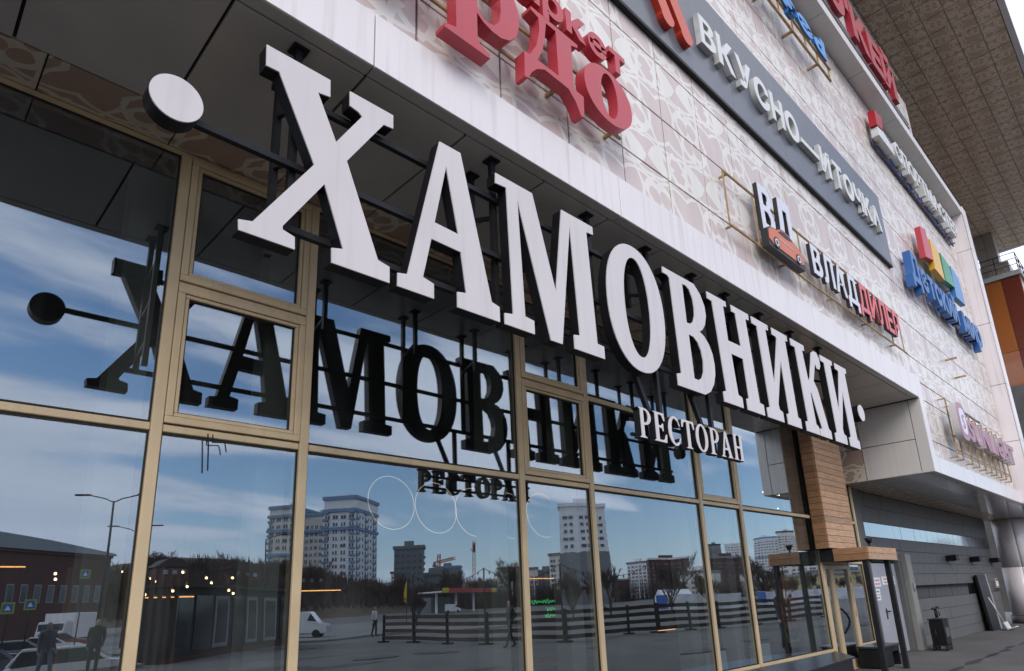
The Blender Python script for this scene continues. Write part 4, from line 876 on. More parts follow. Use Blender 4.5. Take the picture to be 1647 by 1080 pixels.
# hanging light rings
M_RING = emis('ring_light', (1.0, .75, .45), 1.5)
for k, (x, z) in enumerate(((5.02, 3.02), (5.78, 3.0), (6.5, 2.98), (7.25, 2.97), (8.0, 3.02))):
    t = thing('light_ring', ['leftmost', 'second', 'middle', 'fourth', 'rightmost'][k] + ' of five thin glowing rings hanging behind the glass', 'light', (x, 7.6, z+.36), 'thin light rings')
    bm = nb(); n = 48
    path(bm, [(x+.37*math.cos(2*PI*i/n), 7.6+.05*math.sin(2*PI*i/n), z+.37*math.sin(2*PI*i/n)) for i in range(n+1)], .0028, 5); build('ring', bm, M_RING, t)
    bm = nb(); tube(bm, (x, 7.6, z+.37), (x, 7.6, 5.6), .002, n=4); build('cable', bm, M_BSTEEL, t)
# glowing frame and green neon scrawl deep in the room
nf = thing('neon_frame', 'glowing orange light strips framing a green neon scrawl indoors', 'neon', (9.3, 9, 1))
M_OR = emis('orange_strip', (1.0, .42, .12), 3.0); M_GN = emis('green_neon', (.08, 1.0, .3), 1.1)
barx('light_strip', (9.0, 9, 2.05), (9.72, 9, 2.05), .012, M_OR, nf); barx('light_strip', (9.80, 9, 1.98), (9.80, 9, .95), .022, M_OR, nf)
for r_, (x0, x1, z) in enumerate(((9.05, 9.8, 1.62), (9.45, 9.75, 1.48), (9.4, 9.78, 1.36))):
    bm = nb(); pts = []; n = int((x1-x0)*60)
    for i in range(n): pts.append((x0+(x1-x0)*i/n+.012*math.sin(i*1.7), 9, z+.028*math.sin(i*1.25+r_)*(1+.5*math.sin(i*.31))))
    path(bm, pts, .006, 4); build('neon_stroke', bm, M_GN, nf)
for k, (x, y, z, l, lb) in enumerate(((.3, 8.5, 2.2, .9, 'thin orange light line at far left indoors'), (2.0, 8, 1.85, .7, 'thin orange light line above the slatted screen'), (4.2, 8.5, 1.9, .6, 'thin orange light line beside the dark bar'), (10.9, 7.5, 1.0, .6, 'low thin orange light line behind the right windows'))):
    tag(barx('light_line', (x, y, z), (x+l, y, z), .012, M_OR, None), lb, 'light')
# radiator, tables
for k, (x, lb) in enumerate(((9.8, 'radiator behind the glass, left one near the floor'), (11.4, 'radiator behind the glass, right one near the floor'))):
    t = thing('radiator', 'white ' + lb, 'radiator', (x, 5.95, 0), 'radiators')
    for i in range(9): box('fin', x+.075*i, x+.075*i+.055, 5.88, 5.96, .12, .72, M_PAPER, t, bev=.01)
for k, (x, y, lb) in enumerate(((3.4, 7.6, 'dark round dining table left inside'), (7.9, 7.4, 'dark round dining table in the middle inside'), (12.2, 7.5, 'dark round dining table right inside'))):
    t = thing('dining_table', lb, 'table', (x, y, 0)); bm = nb(); tube(bm, (x, y, .72), (x, y, .755), .42, n=24); build('table_top', bm, M_SLAT, t)
    bm = nb(); tube(bm, (x, y, .03), (x, y, .719), .035, n=10); build('pedestal', bm, M_BSTEEL, t); bm = nb(); tube(bm, (x, y, .006), (x, y, .03), .24, n=20); build('foot', bm, M_BSTEEL, t)
# poster on the inside of the right pane
po = thing('window_poster', 'orange food poster with pale word ВКУС inside the pane left of the door', 'poster', (12.6, 5.66, .9))
bm = nb(); prism(bm, [ell(12.62, 1.35, .40, .62, 32, 2.4)], 5.66, 5.664); build('print', bm, mat('food_print', (.42, .15, .05), .6, var=.7, vscale=6), po)
bm = nb(); prism(bm, [[(12.25, .95), (12.95, .95), (12.85, .70), (12.35, .70)]], 5.66, 5.665); build('print_band', bm, mat('yellow_print', (.6, .42, .05), .6, var=.5, vscale=9), po)
for z in (1.52,): text_row(po, 'ВКУС', 12.38, 12.88, z, .13, 5.652, .004, M_PAPER, None, bold=.01, gap=.12)
# ------------------------------------------------------------------ the square opposite (mirrored in the glass)
random.seed(5)
LZ = -.7
bm = nb(); abox(bm, -60, 60, -400, -15.02, -1.4, LZ); tag(build('car_park', bm, mat('old_asphalt', (.18, .175, .17), .9, var=.3, vscale=.3, bump=.4)), kind='structure')
# --- people
def person(name, label, loc, face, jacket, trousers, skin=(.45, .28, .2), hair=(.05, .035, .025), arms='down', stride=0.0, hood=False, h=1.72, cat='person'):
    t = thing(name, label, cat, loc); s = h/1.75
    J = {'pel': (0, 0, .95), 'wai': (0, .0, 1.10), 'che': (0, .01, 1.32), 'nec': (0, .0, 1.50), 'hb': (0, -.01, 1.58), 'ht': (0, -.02, 1.72),
         'lh': (-.10, 0, .92), 'lk': (-.11, -.03-stride*.12, .50), 'la': (-.11, .02+stride*.28*-1, .09), 'lt': (-.12, -.15-stride*.28, .04),
         'rh': (.10, 0, .92), 'rk': (.11, -.03+stride*.10, .50), 'ra': (.11, .03+stride*.26, .09), 'rt': (.12, -.14+stride*.26, .04),
         'ls': (-.19, .01, 1.43), 'rs': (.19, .01, 1.43)}
    if arms == 'phone': J.update({'le': (-.27, -.10, 1.19), 'lw': (-.10, -.30, 1.44), 'lf': (-.05, -.33, 1.52), 're': (.27, -.10, 1.19), 'rw': (.10, -.30, 1.44), 'rf': (.05, -.33, 1.52)})
    else: J.update({'le': (-.215, .05+stride*.06, 1.15), 'lw': (-.20, -.04-stride*.1, .90), 'lf': (-.195, -.07-stride*.12, .80), 're': (.215, .05-stride*.06, 1.15), 'rw': (.20, -.04+stride*.1, .90), 'rf': (.195, -.07+stride*.12, .80)})
    E_ = [('pel', 'wai'), ('wai', 'che'), ('che', 'nec'), ('nec', 'hb'), ('hb', 'ht'), ('pel', 'lh'), ('lh', 'lk'), ('lk', 'la'), ('la', 'lt'), ('pel', 'rh'), ('rh', 'rk'), ('rk', 'ra'), ('ra', 'rt'), ('che', 'ls'), ('ls', 'le'), ('le', 'lw'), ('lw', 'lf'), ('che', 'rs'), ('rs', 're'), ('re', 'rw'), ('rw', 'rf')]
    rad = {'pel': (.16, .12), 'wai': (.15, .11), 'che': (.18, .125), 'nec': (.06, .06), 'hb': (.078, .09), 'ht': (.07, .085), 'lh': (.09, .10), 'rh': (.09, .10), 'lk': (.062, .065), 'rk': (.062, .065), 'la': (.045, .05), 'ra': (.045, .05), 'lt': (.042, .03), 'rt': (.042, .03), 'ls': (.07, .07), 'rs': (.07, .07), 'le': (.05, .05), 're': (.05, .05), 'lw': (.035, .035), 'rw': (.035, .035), 'lf': (.04, .022), 'rf': (.04, .022)}
    ks = list(J); me = bpy.data.meshes.new('body'); me.from_pydata([Vector(J[k])*s for k in ks], [(ks.index(a), ks.index(b)) for a, b in E_], [])
    o = bpy.data.objects.new('tmp', me); col.objects.link(o); sk = o.modifiers.new('skin', 'SKIN'); sb = o.modifiers.new('sub', 'SUBSURF'); sb.levels = 1; sb.render_levels = 1
    for i, k in enumerate(ks):
        sv = me.skin_vertices[0].data[i]; sv.radius = (rad[k][0]*s, rad[k][1]*s); sv.use_root = (k == 'pel')
    bpy.context.view_layer.update(); m2 = bpy.data.meshes.new_from_object(o.evaluated_get(bpy.context.evaluated_depsgraph_get())); bpy.data.objects.remove(o)
    mats = [mat('jacket', jacket, .8), mat('trousers', trousers, .8), mat('skin', skin, .5), mat('hair', hair, .7), mat('shoe', (.03, .03, .03), .5)]
    for m_ in mats: m2.materials.append(m_)
    for p in m2.polygons:
        p.use_smooth = True; c = p.center/s; i = 0
        if c.z > 1.50: i = 2 if (c.y < -.03 and not (c.z > 1.70)) else 3
        if hood and c.z > 1.44 and c.y > -.06: i = 0
        if c.z < .96: i = 1
        if c.z < .11: i = 4
        if abs(c.x) > .165 and c.z < .88 and c.z > .74: i = 2
        if arms == 'phone' and c.y < -.27: i = 2
        p.material_index = i
    b = bpy.data.objects.new('body', m2); col.objects.link(b); b.parent = t; b.location = (0, 0, 0)
    if arms == 'phone':
        bm = nb(); abox(bm, -.075*s, .075*s, -.365*s, -.355*s, 1.47*s, 1.55*s, .003); me3 = bpy.data.meshes.new('phone'); bm.to_mesh(me3); bm.free(); me3.materials.append(M_BLACK)
        ph_ = bpy.data.objects.new('phone', me3); col.objects.link(ph_); ph_.parent = t
    t.rotation_euler = (0, 0, face); return t
person('person', 'person in dark clothes holding up a phone, mirrored beside the door', (19.05, 2.35, .0), R(180), (.03, .03, .035), (.035, .04, .05), arms='phone')
person('person', 'walker in dark coat mid-stride near the fence, mirrored in the glass', (18.1, -8.1, 0), R(-80), (.04, .04, .04), (.04, .04, .045), stride=1.0)
person('person', 'woman in white jacket and black trousers by the car park', (21.6, -23.4, 0), R(150), (.7, .7, .68), (.02, .02, .02), stride=.3)
person('person', 'person in grey hooded jacket and shorts walking before parked cars', (4.1, -12.7, 0), R(160), (.10, .10, .12), (.15, .18, .2), hood=True, stride=.7)
person('person', 'person in black coat standing beside the hooded walker', (5.5, -13.5, 0), R(200), (.02, .02, .022), (.03, .03, .03), stride=.2)
# --- board fence round the terrace
FP = [(18.4, -17.4), (18.75, -15.4), (18.95, -13.1), (19.3, -10.8), (20.7, -7.5), (24.6, -7.3), (26.3, -6.8), (28.2, -6.4), (30.4, -6.0), (33.5, -5.7), (37, -5.4), (41, -5.1)]
M_FB = wood('dark_brown_board', (.035, .022, .016), (.075, .045, .03), .7)
fe = thing('board_fence', 'dark fence of four wide horizontal boards round the terrace', 'fence', (24, -8, 0))
for i, p in enumerate(FP):
    box('post', p[0]-.05, p[0]+.05, p[1]-.05, p[1]+.05, .0, 1.27, M_BSTEEL, fe); box('post_foot', p[0]-.2, p[0]+.2, p[1]-.2, p[1]+.2, .0, .07, M_BSTEEL, fe)
    if i:
        q = FP[i-1]
        for z in (.20, .52, .83, 1.13): barx('board', (q[0], q[1]+.07, z), (p[0], p[1]+.07, z), .035, M_FB, fe, .16)
poles = [1, 3, 4, 6, 8, 10]
for n_, i in enumerate(poles):
    p = FP[i]; t = thing('light_pole', 'thin black pole of the light strings, number %s along the fence' % ['one', 'two', 'three', 'four', 'five', 'six'][n_], 'pole', (p[0], p[1]-.12, 0), 'light string poles')
    bm = nb(); tube(bm, (p[0], p[1]-.12, 0), (p[0], p[1]-.12, 3.1), .03, n=8); build('shaft', bm, M_BSTEEL, t); box('base', p[0]-.22, p[0]+.22, p[1]-.34, p[1]+.10, .0, .06, M_BSTEEL, t)
pts_ = [(14.5, -22.5)] + [FP[i] for i in poles]
for n_ in range(len(pts_)-1):
    a, b_ = Vector((pts_[n_][0], pts_[n_][1]-.12, 3.08)), Vector((pts_[n_+1][0], pts_[n_+1][1]-.12, 3.08)); bm = nb()
    pp_ = [a.lerp(b_, i/14) - Vector((0, 0, .55*4*(i/14)*(1-i/14))) for i in range(15)]
    path(bm, pp_, .012, 4)
    for i in range(1, 14): tube(bm, pp_[i], pp_[i]-Vector((0, 0, .13)), .03, .02, n=6)
    tag(build('light_string', bm, M_BSTEEL), 'sagging string of dark bulbs, span %s between the poles' % ['one', 'two', 'three', 'four', 'five', 'six'][n_], 'light string', 'light strings')
# --- dark pavilion
pv = thing('dark_pavilion', 'low black pavilion with glass doors across the terrace', 'pavilion', (11.7, -20, 0))
a = Vector((8.2, -16.1, 0)); b_ = Vector((16.3, -22.4, 0)); d = (b_-a); L_ = d.length; ang = math.atan2(d.y, d.x); Mv = Matrix.Translation(a) @ Matrix.Rotation(ang, 4, 'Z')
def pbox(nm, x0, x1, y0, y1, z0, z1, m_, par):
    bm = nb(); abox(bm, x0, x1, y0, y1, z0, z1, M=Mv); return build(nm, bm, m_, par)
M_PV = mat('charcoal_cladding', (.022, .019, .018), .6, var=.2)
pbox('body', 0, L_, -1.6, 0, 0, 2.6, M_PV, pv); pbox('roof', -.1, L_+.2, -1.7, .35, 2.602, 2.72, M_PV, pv); pbox('base', 0, L_, .002, .3, 0, .12, mat('dark_red_step', (.09, .02, .018), .7), pv)
M_PG2 = mat('pavilion_glass', (.03, .04, .05), .08, spec=.8); M_PF = mat('pale_door_frame', (.28, .33, .38), .5)
for x0, w_ in ((.6, 1.0), (1.8, 1.1), (3.1, 1.0), (4.4, .9), (5.5, .9), (7.0, 1.2), (8.6, 1.0)):
    wn = pbox('window', x0, x0+w_, .005, .04, .3, 2.3, M_PF if x0 in (3.1, 5.5, 7.0) else M_PG2, pv); pbox('pane', x0+.12, x0+w_-.12, .042, .05, .45, 2.15, M_PG2, wn)
# --- cars
def make_car(name, label, paint, kind='sedan'):
    t = thing(name, label, 'car', (0, 0, 0)); hb = {'sedan': 0, 'suv': .28, 'hatch': .08}[kind]
    low_ = [(-2.2, .32), (-2.22, .62), (-2.12, .86+hb*.5), (-1.3, .93+hb*.6), (1.0, .95+hb*.6), (2.0, .82+hb*.5), (2.2, .66), (2.22, .36), (1.75, .24), (-1.8, .24)]
    cab = {'sedan': [(-1.72, .92), (-1.1, 1.40), (.2, 1.44), (1.0, .94)], 'suv': [(-2.1, 1.08), (-1.95, 1.70), (.35, 1.74), (1.0, 1.1)], 'hatch': [(-2.0, .95), (-1.65, 1.46), (.2, 1.50), (1.0, .97)]}[kind]
    def loft(P, ws, nm, m_):
        bm = nb(); ring = []
        for yy, k in ws: ring.append([bm.verts.new((p[0]*k[0], yy, (p[1]-P[0][1])*k[1]+P[0][1])) for p in P])
        for r0, r1 in zip(ring, ring[1:]):
            for i in range(len(P)): f = bm.faces.new([r0[i], r0[(i+1) % len(P)], r1[(i+1) % len(P)], r1[i]])
        bm.faces.new(ring[0][::-1]); bm.faces.new(ring[-1]); bmesh.ops.recalc_face_normals(bm, faces=bm.faces); bmesh.ops.bevel(bm, geom=[e for e in bm.edges], offset=.035, segments=2, affect='EDGES'); return build(nm, bm, m_, t)
    loft(low_, [(-.88, (.97, .97)), (-.6, (1, 1)), (.6, (1, 1)), (.88, (.97, .97))], 'body', paint)
    z0 = cab[0][1]-.02
    loft([(cab[0][0]+.05, z0), (cab[1][0]-.05, cab[1][1]-.03), (cab[2][0]+.08, cab[2][1]-.05), (cab[3][0]-.05, z0)], [(-.77, (.98, 1)), (-.64, (1, 1)), (.64, (1, 1)), (.77, (.98, 1))], 'windows', M_PG2)
    bm = nb(); abox(bm, cab[1][0]-.02, cab[2][0]+.02, -.66, .66, cab[1][1]-.05, cab[2][1]+.03, .03); build('roof', bm, paint, t)
    for s in (-1, 1):
        for p0, p1 in ((cab[0], cab[1]), (cab[3], cab[2])):
            bm = nb(); bar(bm, (p0[0], s*.80, p0[1]), (p1[0], s*.64, p1[1]), .07); build('pillar', bm, paint, t)
        for x in (-1.35, 1.38):
            bm = nb(); tube(bm, (x, s*.72, .32), (x, s*.90, .32), .32, n=20); wv2 = build('wheel', bm, M_SEAL, t)
            bm = nb(); tube(bm, (x, s*.895, .32), (x, s*.91, .32), .2, n=16); build('rim', bm, bpy.data.materials['steel'], wv2)
        box('headlight', 2.12, 2.20, s*.70-.18, s*.70+.18, .62+hb*.4, .74+hb*.4, M_PAPER, t); box('tail_light', -2.21, -2.13, s*.70-.16, s*.70+.16, .66+hb*.4, .80+hb*.4, M_INKR, t)
    return t
paints = {'white': mat('white_car_paint', (.7, .7, .7), .25, coat=.8), 'silver': mat('silver_car_paint', (.32, .33, .34), .3, metal=.6, coat=.6), 'black': mat('black_car_paint', (.02, .02, .022), .25, coat=.8), 'red': mat('dark_red_car_paint', (.22, .02, .025), .3, coat=.8), 'blue': mat('grey_blue_car_paint', (.10, .13, .17), .3, metal=.4, coat=.7)}
spots = [(7.6, -41, 12, 'silver', 'sedan', 'grey saloon parked in the third row before the truck'), (4.4, -27, 8, 'blue', 'sedan', 'blue grey saloon parked in the second row'), (.9, -18.6, 10, 'silver', 'hatch', 'silver hatchback at the left end of the front row'), (6.1, -18.3, 15, 'white', 'hatch', 'white hatchback at the right end of the front row'), (15.2, -72, 5, 'silver', 'suv', 'pale silver off-roader parked behind the people'), (5.2, -35, 6, 'black', 'sedan', 'black saloon between grey and blue saloons'), (-1.5, -30, 8, 'white', 'sedan', 'white saloon at the far left of the second row'), (10.5, -50, 10, 'white', 'sedan', 'white saloon behind the grey one'), (12.8, -58, 10, 'red', 'hatch', 'dark red hatchback in the rearmost row'), (2.0, -45, 8, 'silver', 'hatch', 'silver hatchback at the left of the rear row'), (34, -60, 20, 'white', 'hatch', 'white car beyond the terrace fence'), (42, -75, 25, 'black', 'suv', 'black off-roader beyond the terrace fence'), (38, -92, 15, 'white', 'sedan', 'white saloon far across the car park'), (50, -98, 15, 'silver', 'hatch', 'silver hatchback far across the car park'), (28, -70, 15, 'silver', 'sedan', 'grey saloon just past the pavilion'), (33, -80, 15, 'red', 'sedan', 'dark red saloon past the pavilion')]
for x, y, rz, c, k, lb in spots:
    t = make_car('parked_car', lb, paints[c], k); t.location = (x, y, LZ); t.rotation_euler = (0, 0, R(rz)); t['group'] = 'parked cars'
for x, y, rz, s, lb in ((30.5, -50, 40, 1, 'white box van parked by the low hill'), (128, -150, 40, 1, 'white van waiting at the petrol station')):
    t = thing('delivery_van', lb, 'van', (0, 0, 0), 'vans')
    bm = nb(); prism(bm, [[(-2.4, .35), (-2.4, 2.3), (.9, 2.3), (1.6, 1.35), (2.4, 1.1), (2.45, .35)]], -.95, .95); bmesh.ops.bevel(bm, geom=bm.edges[:], offset=.06, segments=2, affect='EDGES'); build('body', bm, paints['white'], t)
    bm = nb(); prism(bm, [[(.72, 1.5), (.98, 2.1), (1.02, 2.1), (1.55, 1.42)]], -.97, .97); build('cab_window', bm, M_PG2, t)
    for x2_ in (-1.5, 1.5):
        for s2 in (-1, 1): bm = nb(); tube(bm, (x2_, s2*.8, .35), (x2_, s2*.98, .35), .35, n=18); build('wheel', bm, M_SEAL, t)
    t.location = (x, y, LZ); t.rotation_euler = (0, 0, R(rz))
tr = thing('white_truck', 'white cab-over truck with box body behind the parked cars', 'truck', (0, 0, 0))
bm = nb(); prism(bm, [[(2.2, .5), (2.2, 2.5), (3.6, 2.5), (4.0, 1.5), (4.05, .5)]], -1.1, 1.1); bmesh.ops.bevel(bm, geom=bm.edges[:], offset=.07, segments=2, affect='EDGES'); build('cab', bm, paints['white'], tr)
box('cargo_box', -3.6, 2.1, -1.2, 1.2, .9, 3.2, M_WHITE, tr, bev=.03); box('windscreen', 3.72, 3.92, -.95, .95, 1.55, 2.3, M_PG2, tr); box('chassis', -3.6, 4.0, -.5, .5, .5, .88, M_BSTEEL, tr)
for x in (-2.4, 3.1):
    for s in (-1, 1): bm = nb(); tube(bm, (x, s*.85, .48), (x, s*1.12, .48), .48, n=18); build('wheel', bm, M_SEAL, tr)
tr.location = (14.6, -66, LZ); tr.rotation_euler = (0, 0, R(120))
# --- street lamps
def lamp_post(loc, h, arms, lb, rz=0):
    t = thing('street_lamp', lb, 'street lamp', (0, 0, 0), 'street lamps'); bm = nb(); tube(bm, (0, 0, 0), (0, 0, h), .11, .06, n=10); build('pole', bm, M_BSTEEL, t)
    for s in arms:
        bm = nb(); path(bm, [(0, 0, h-.1), (s*.5, 0, h+.15), (s*1.5, 0, h+.4)], .04); ar = build('arm', bm, M_BSTEEL, t)
        bm = nb(); abox(bm, s*1.4, s*2.3, -.14, .14, h+.36, h+.46, .03); build('lamp_head', bm, M_BSTEEL, ar)
    t.location = loc; t.rotation_euler = (0, 0, R(rz))
lamp_post((10.6, -36.8, LZ), 9.6, (-1, 1), 'tall two-armed street lamp before the brick building', 35)
lamp_post((16.1, -53, LZ), 9.6, (-1, 1), 'two-armed street lamp farther behind the tall one', 35)
lamp_post((29.4, -56.2, LZ), 9.6, (1,), 'single-armed street lamp beside the pale towers', 35)
lamp_post((60, -120, LZ), 8, (-1,), 'short street lamp by the petrol station', 35)
# --- crossing signs
M_SGN = mat('sign_yellow_green', (.30, .40, .03), .5); M_SBL = mat('sign_blue', (.05, .12, .4), .4)
for (x, y, z), lb in (((5.7, -33.7, 2.5), 'yellow edged crossing sign, left of the pair'), ((7.0, -36, 2.7), 'yellow edged crossing sign, right of the pair'), ((10.6, -42, 4.7), 'yellow edged crossing sign hung higher up')):
    t = thing('crossing_sign', lb, 'traffic sign', (x, y, LZ), 'crossing signs'); bm = nb(); tube(bm, (x, y, LZ), (x, y, z+.5), .04, n=8); build('pole', bm, M_BSTEEL, t)
    Mr = Matrix.Translation((x, y+.06, z)) @ Matrix.Rotation(R(15), 4, 'Z')
    for nm, s, d0, m_ in (('border', .29, .03, M_SGN), ('blue_field', .21, .04, M_SBL)):
        bm = nb(); abox(bm, -s, s, d0-.01, d0, -s, s, M=Mr); pt = build(nm, bm, m_, t)
    bm = nb(); prism(bm, [[(-.13, -.11), (.13, -.11), (0, .13)]], .041, .048, to3=lambda x_, z_, y_: tuple(Mr @ Vector((x_, y_, z_)))); build('white_triangle', bm, M_PAPER, t)
# --- kerb, bay lines and worn patches of the car park
bm = nb(); abox(bm, -14, 7.3, -15.25, -15.03, LZ-.2, .12); abox(bm, 7.25, 7.48, -24.2, -15.26, LZ-.2, .12); abox(bm, 7.3, 60, -24.25, -24.03, LZ-.2, .12); tag(build('kerb', bm, mat('kerb_stone', (.30, .295, .28), .85, var=.15)), kind='structure')
bm = nb()
for r_ in (-20.5, -29.5, -38.5, -47.5, -56.5):
    for k in range(12): abox(bm, -14+2.6*k, -13.88+2.6*k, r_-2.4, r_+2.4, LZ+.003, LZ+.006)
tag(build('parking_lines', bm, mat('worn_white_paint', (.45, .45, .44), .8, var=.4, vscale=3)), kind='structure')
bm = nb(); rnd = random.Random(31)
for k in range(46):
    x, y = rnd.uniform(8, 46), rnd.uniform(-22, 1.6); rx, ry = rnd.uniform(.3, 2.2), rnd.uniform(.12, .7)
    bm.faces.new([bm.verts.new((x+rx*math.cos(t)*rnd.uniform(.7, 1.1), y+ry*math.sin(t)*rnd.uniform(.7, 1.1), .004+.0004*k)) for t in [2*PI*i/14 for i in range(14)]])
tag(build('asphalt_patch', bm, mat('asphalt_patch_dark', (.075, .073, .072), .8, var=.3, vscale=2)), kind='structure')
# --- brick building
M_BRK = mat('red_brick', (.095, .042, .036), .85, var=.25, vscale=.6); M_TIN = mat('grey_tin_roof', (.26, .29, .31), .5, var=.1)
bk = thing('brick_building', 'long dark red brick building with grey metal roof opposite', 'building', (22, -115, LZ))
a = Vector((8.0, -103, 0)); b_ = Vector((29.5, -119.5, 0)); d = b_-a; LB_ = d.length; Mv = Matrix.Translation(a) @ Matrix.Rotation(math.atan2(d.y, d.x), 4, 'Z')
pbox('wall', 0, LB_, -16, 0, LZ, 12, M_BRK, bk)
bm = nb(); prism(bm, [[(-.6, 12.02), (LB_+.6, 12.02), (LB_+.1, 12.35), (LB_*.5, 13.6), (0, 14.4)]], -16.6, .6, to3=lambda x_, z_, y_: tuple(Mv @ Vector((x_, y_, z_)))); build('roof', bm, M_TIN, bk)
bm = nb(); prism(bm, [[(-14, LZ), (.01, LZ), (.01, 13.2), (-6, 17.2), (-14, 14)]], -14, .9, to3=lambda x_, z_, y_: tuple(Mv @ Vector((x_, y_, z_)))); build('gable_wing', bm, M_BRK, bk)
for k in range(9):
    x = 6 + 2.3*k
    wn = pbox('window', x, x+1.2, .0, .05, 4.6, 7.2, M_TIN, bk); pbox('pane', x+.12, x+1.08, .052, .06, 4.75, 7.05, M_PG2, wn)
pbox('cornice', 0, LB_, .0, .35, 11.6, 11.98, M_BRK, bk); wn = pbox('window', -4.6, -2.2, .9, .97, 4, 10, M_TIN, bk); pbox('pane', -4.4, -2.4, .972, .98, 4.3, 9.7, M_PF, wn)
# billboard
bb = thing('billboard', 'blue and yellow billboard before the brick building', 'billboard', (2.5, -48, LZ)); bm = nb(); tube(bm, (2.5, -48, LZ), (2.5, -48, 2.2), .12, n=8); build('post', bm, M_BSTEEL, bb)
box('panel', .6, 4.6, -48.15, -48, 2.2, 5.2, M_SBL, bb); box('poster_field', .7, 2.4, -47.99, -47.97, 2.3, 5.1, mat('poster_yellow', (.45, .35, .05), .6, var=.6, vscale=1), bb); box('poster_field', 2.5, 4.5, -47.99, -47.97, 2.3, 5.1, mat('poster_blue', (.2, .3, .5), .6, var=.6, vscale=1.4), bb)
# --- apartment towers
M_PANE = mat('window_dark', (.08, .09, .11), .3); M_TW = mat('tower_cream', (.76, .71, .64), .8, var=.05); M_TB = mat('tower_blue', (.20, .31, .45), .7); M_TG = mat('tower_grey', (.20, .21, .22), .8); M_TWH = mat('tower_white', (.82, .82, .82), .7)
def wing(par, M, x0, x1, y0, y1, h, wallm, bandm, fl=3.1, bays=4, bands=(), z0=-1.0, stack=()):
    """tower wing: shell, paired window openings with pale reveals (too small to tell apart: one mesh), floor bands, balcony stacks, parapet, roof house"""
    rnd = random.Random(int(x0*7+h*3+bays))
    bm = nb(); abox(bm, x0, x1, y0, y1, z0, h, M=M); build('wall', bm, wallm, par)
    bm = nb(); bs = nb(); nfl = int((h-2)/fl)
    for f in range(nfl):
        z = 1.2 + f*fl
        for b2 in range(bays):
            cw = (x1-x0)/bays; xa = x0 + cw*(b2+.5); ww = cw*rnd.choice((.16, .2, .24))
            for o_ in (-1, 1): abox(bm, xa+o_*cw*.17-ww*.6, xa+o_*cw*.17+ww*.6, y1-.2, y1+.04, z, z+rnd.choice((1.3, 1.5, 1.5)), M=M)
            abox(bs, xa-cw*.36, xa+cw*.36, y1+.0, y1+.16, z-.2, z-.06, M=M)
        nd = max(3, int((y1-y0)/3.2))
        for b2 in range(nd):
            cw = (y1-y0)/nd; ya = y0+cw*(b2+.3); yb = ya+cw*.4
            abox(bm, x1-.2, x1+.04, ya, yb, z, z+1.45, M=M); abox(bm, x0-.04, x0+.2, ya, yb, z, z+1.45, M=M)
            if b2 % 3 == 1: abox(bs, x1+.0, x1+.9, ya-.4, yb+.4, z-.9, z+.2, M=M)
        for sx_, sw in stack: abox(bs, sx_, sx_+sw, y1+.0, y1+1.1, z-.9, z+.15, M=M)
    tag(build('windows', bm, M_PANE, par), kind='stuff'); tag(build('sills_and_balconies', bs, bandm, par), kind='stuff')
    for z in bands:
        bm = nb(); abox(bm, x0-.5, x1+.5, y0-.5, y1+.8, z, z+1.3, M=M); build('balcony_band', bm, bandm, par)
    bm = nb(); abox(bm, x0-.6, x1+.6, y0-.6, y1+.6, h+.01, h+1.6, M=M); build('parapet', bm, bandm, par)
    bm = nb(); abox(bm, x0+(x1-x0)*.3, x0+(x1-x0)*.62, y0+(y1-y0)*.3, y0+(y1-y0)*.6, h+1.61, h+4.2, M=M); build('roof_house', bm, wallm, par)
T1 = thing('pale_tower_block', 'pale sixteen storey tower block with blue bands, mirrored left of centre', 'building', (150, -275, -1))
a = Vector((131.7, -289, 0)); Mt = Matrix.Translation(a) @ Matrix.Rotation(math.atan2(33, 25), 4, 'Z') @ Matrix.Rotation(PI, 4, 'Z') @ Matrix.Translation((-41, 0, 0))
# local +y faces the viewer side
Mt = Matrix.Translation(a) @ Matrix.Rotation(math.atan2(33, 25), 4, 'Z')
wing(T1, Mt, 0, 12.5, -26, 0, 47, M_TW, M_TB, bays=4, bands=(43, 36.5, 26), stack=((0, 1.8), (10.7, 1.8))); wing(T1, Mt, 12.8, 26, -30, -5, 44, M_TW, M_TB, bays=6, bands=(36.5,)); wing(T1, Mt, 26.3, 41, -26, .5, 50, M_TWH, M_TB, bays=4, bands=(44.5, 36.5), stack=((26.3, 2.4), (38.4, 2.4)))
def simple_tower(label, c, w_, d_, h, rz, wallm, bandm, bays=4, low=None, name='tower_block', bands=()):
    t = thing(name, label, 'building', (c[0], c[1], -1)); M = Matrix.Translation((c[0], c[1], 0)) @ Matrix.Rotation(R(rz), 4, 'Z')
    wing(t, M, -w_/2, w_/2, -d_/2, d_/2, h, wallm, bandm, bays=bays, bands=bands)
    if low:
        bm = nb(); abox(bm, -w_/2-.3, w_/2+.3, -d_/2-.3, d_/2+.3, -1, low, M=M); build('lower_storeys', bm, M_TG, t)
    return t
simple_tower('dark slab block right beside the pale towers', (196, -272, 0), 14, 10, 30, 40, M_TG, M_TG, 5)
simple_tower('low dark office block beyond the dark slab', (222, -282, 0), 26, 12, 17, 40, M_TG, M_TG, 8)
simple_tower('two-tone tower block, white above dark grey, beside the middle mullion', (231, -184, 0), 21, 14, 41, 48, M_TWH, M_TWH, 3, low=21)
simple_tower('slim bright white tower behind the two-tone block', (430, -372, 0), 9, 9, 50, 45, M_TWH, M_TWH, 2)
simple_tower('grey tower with dark cap, first of the far right towers', (785, -425, 0), 15, 15, 60, 55, M_TG, M_BSTEEL, 5)
simple_tower('white tower with chequered windows, second of the far right towers', (775, -392, 0), 22, 15, 58, 60, M_TWH, M_TWH, 7)
simple_tower('broad white and blue tower, third of the far right towers', (775, -354, 0), 24, 15, 62, 62, M_TWH, M_TB, 8, bands=(20, 40))
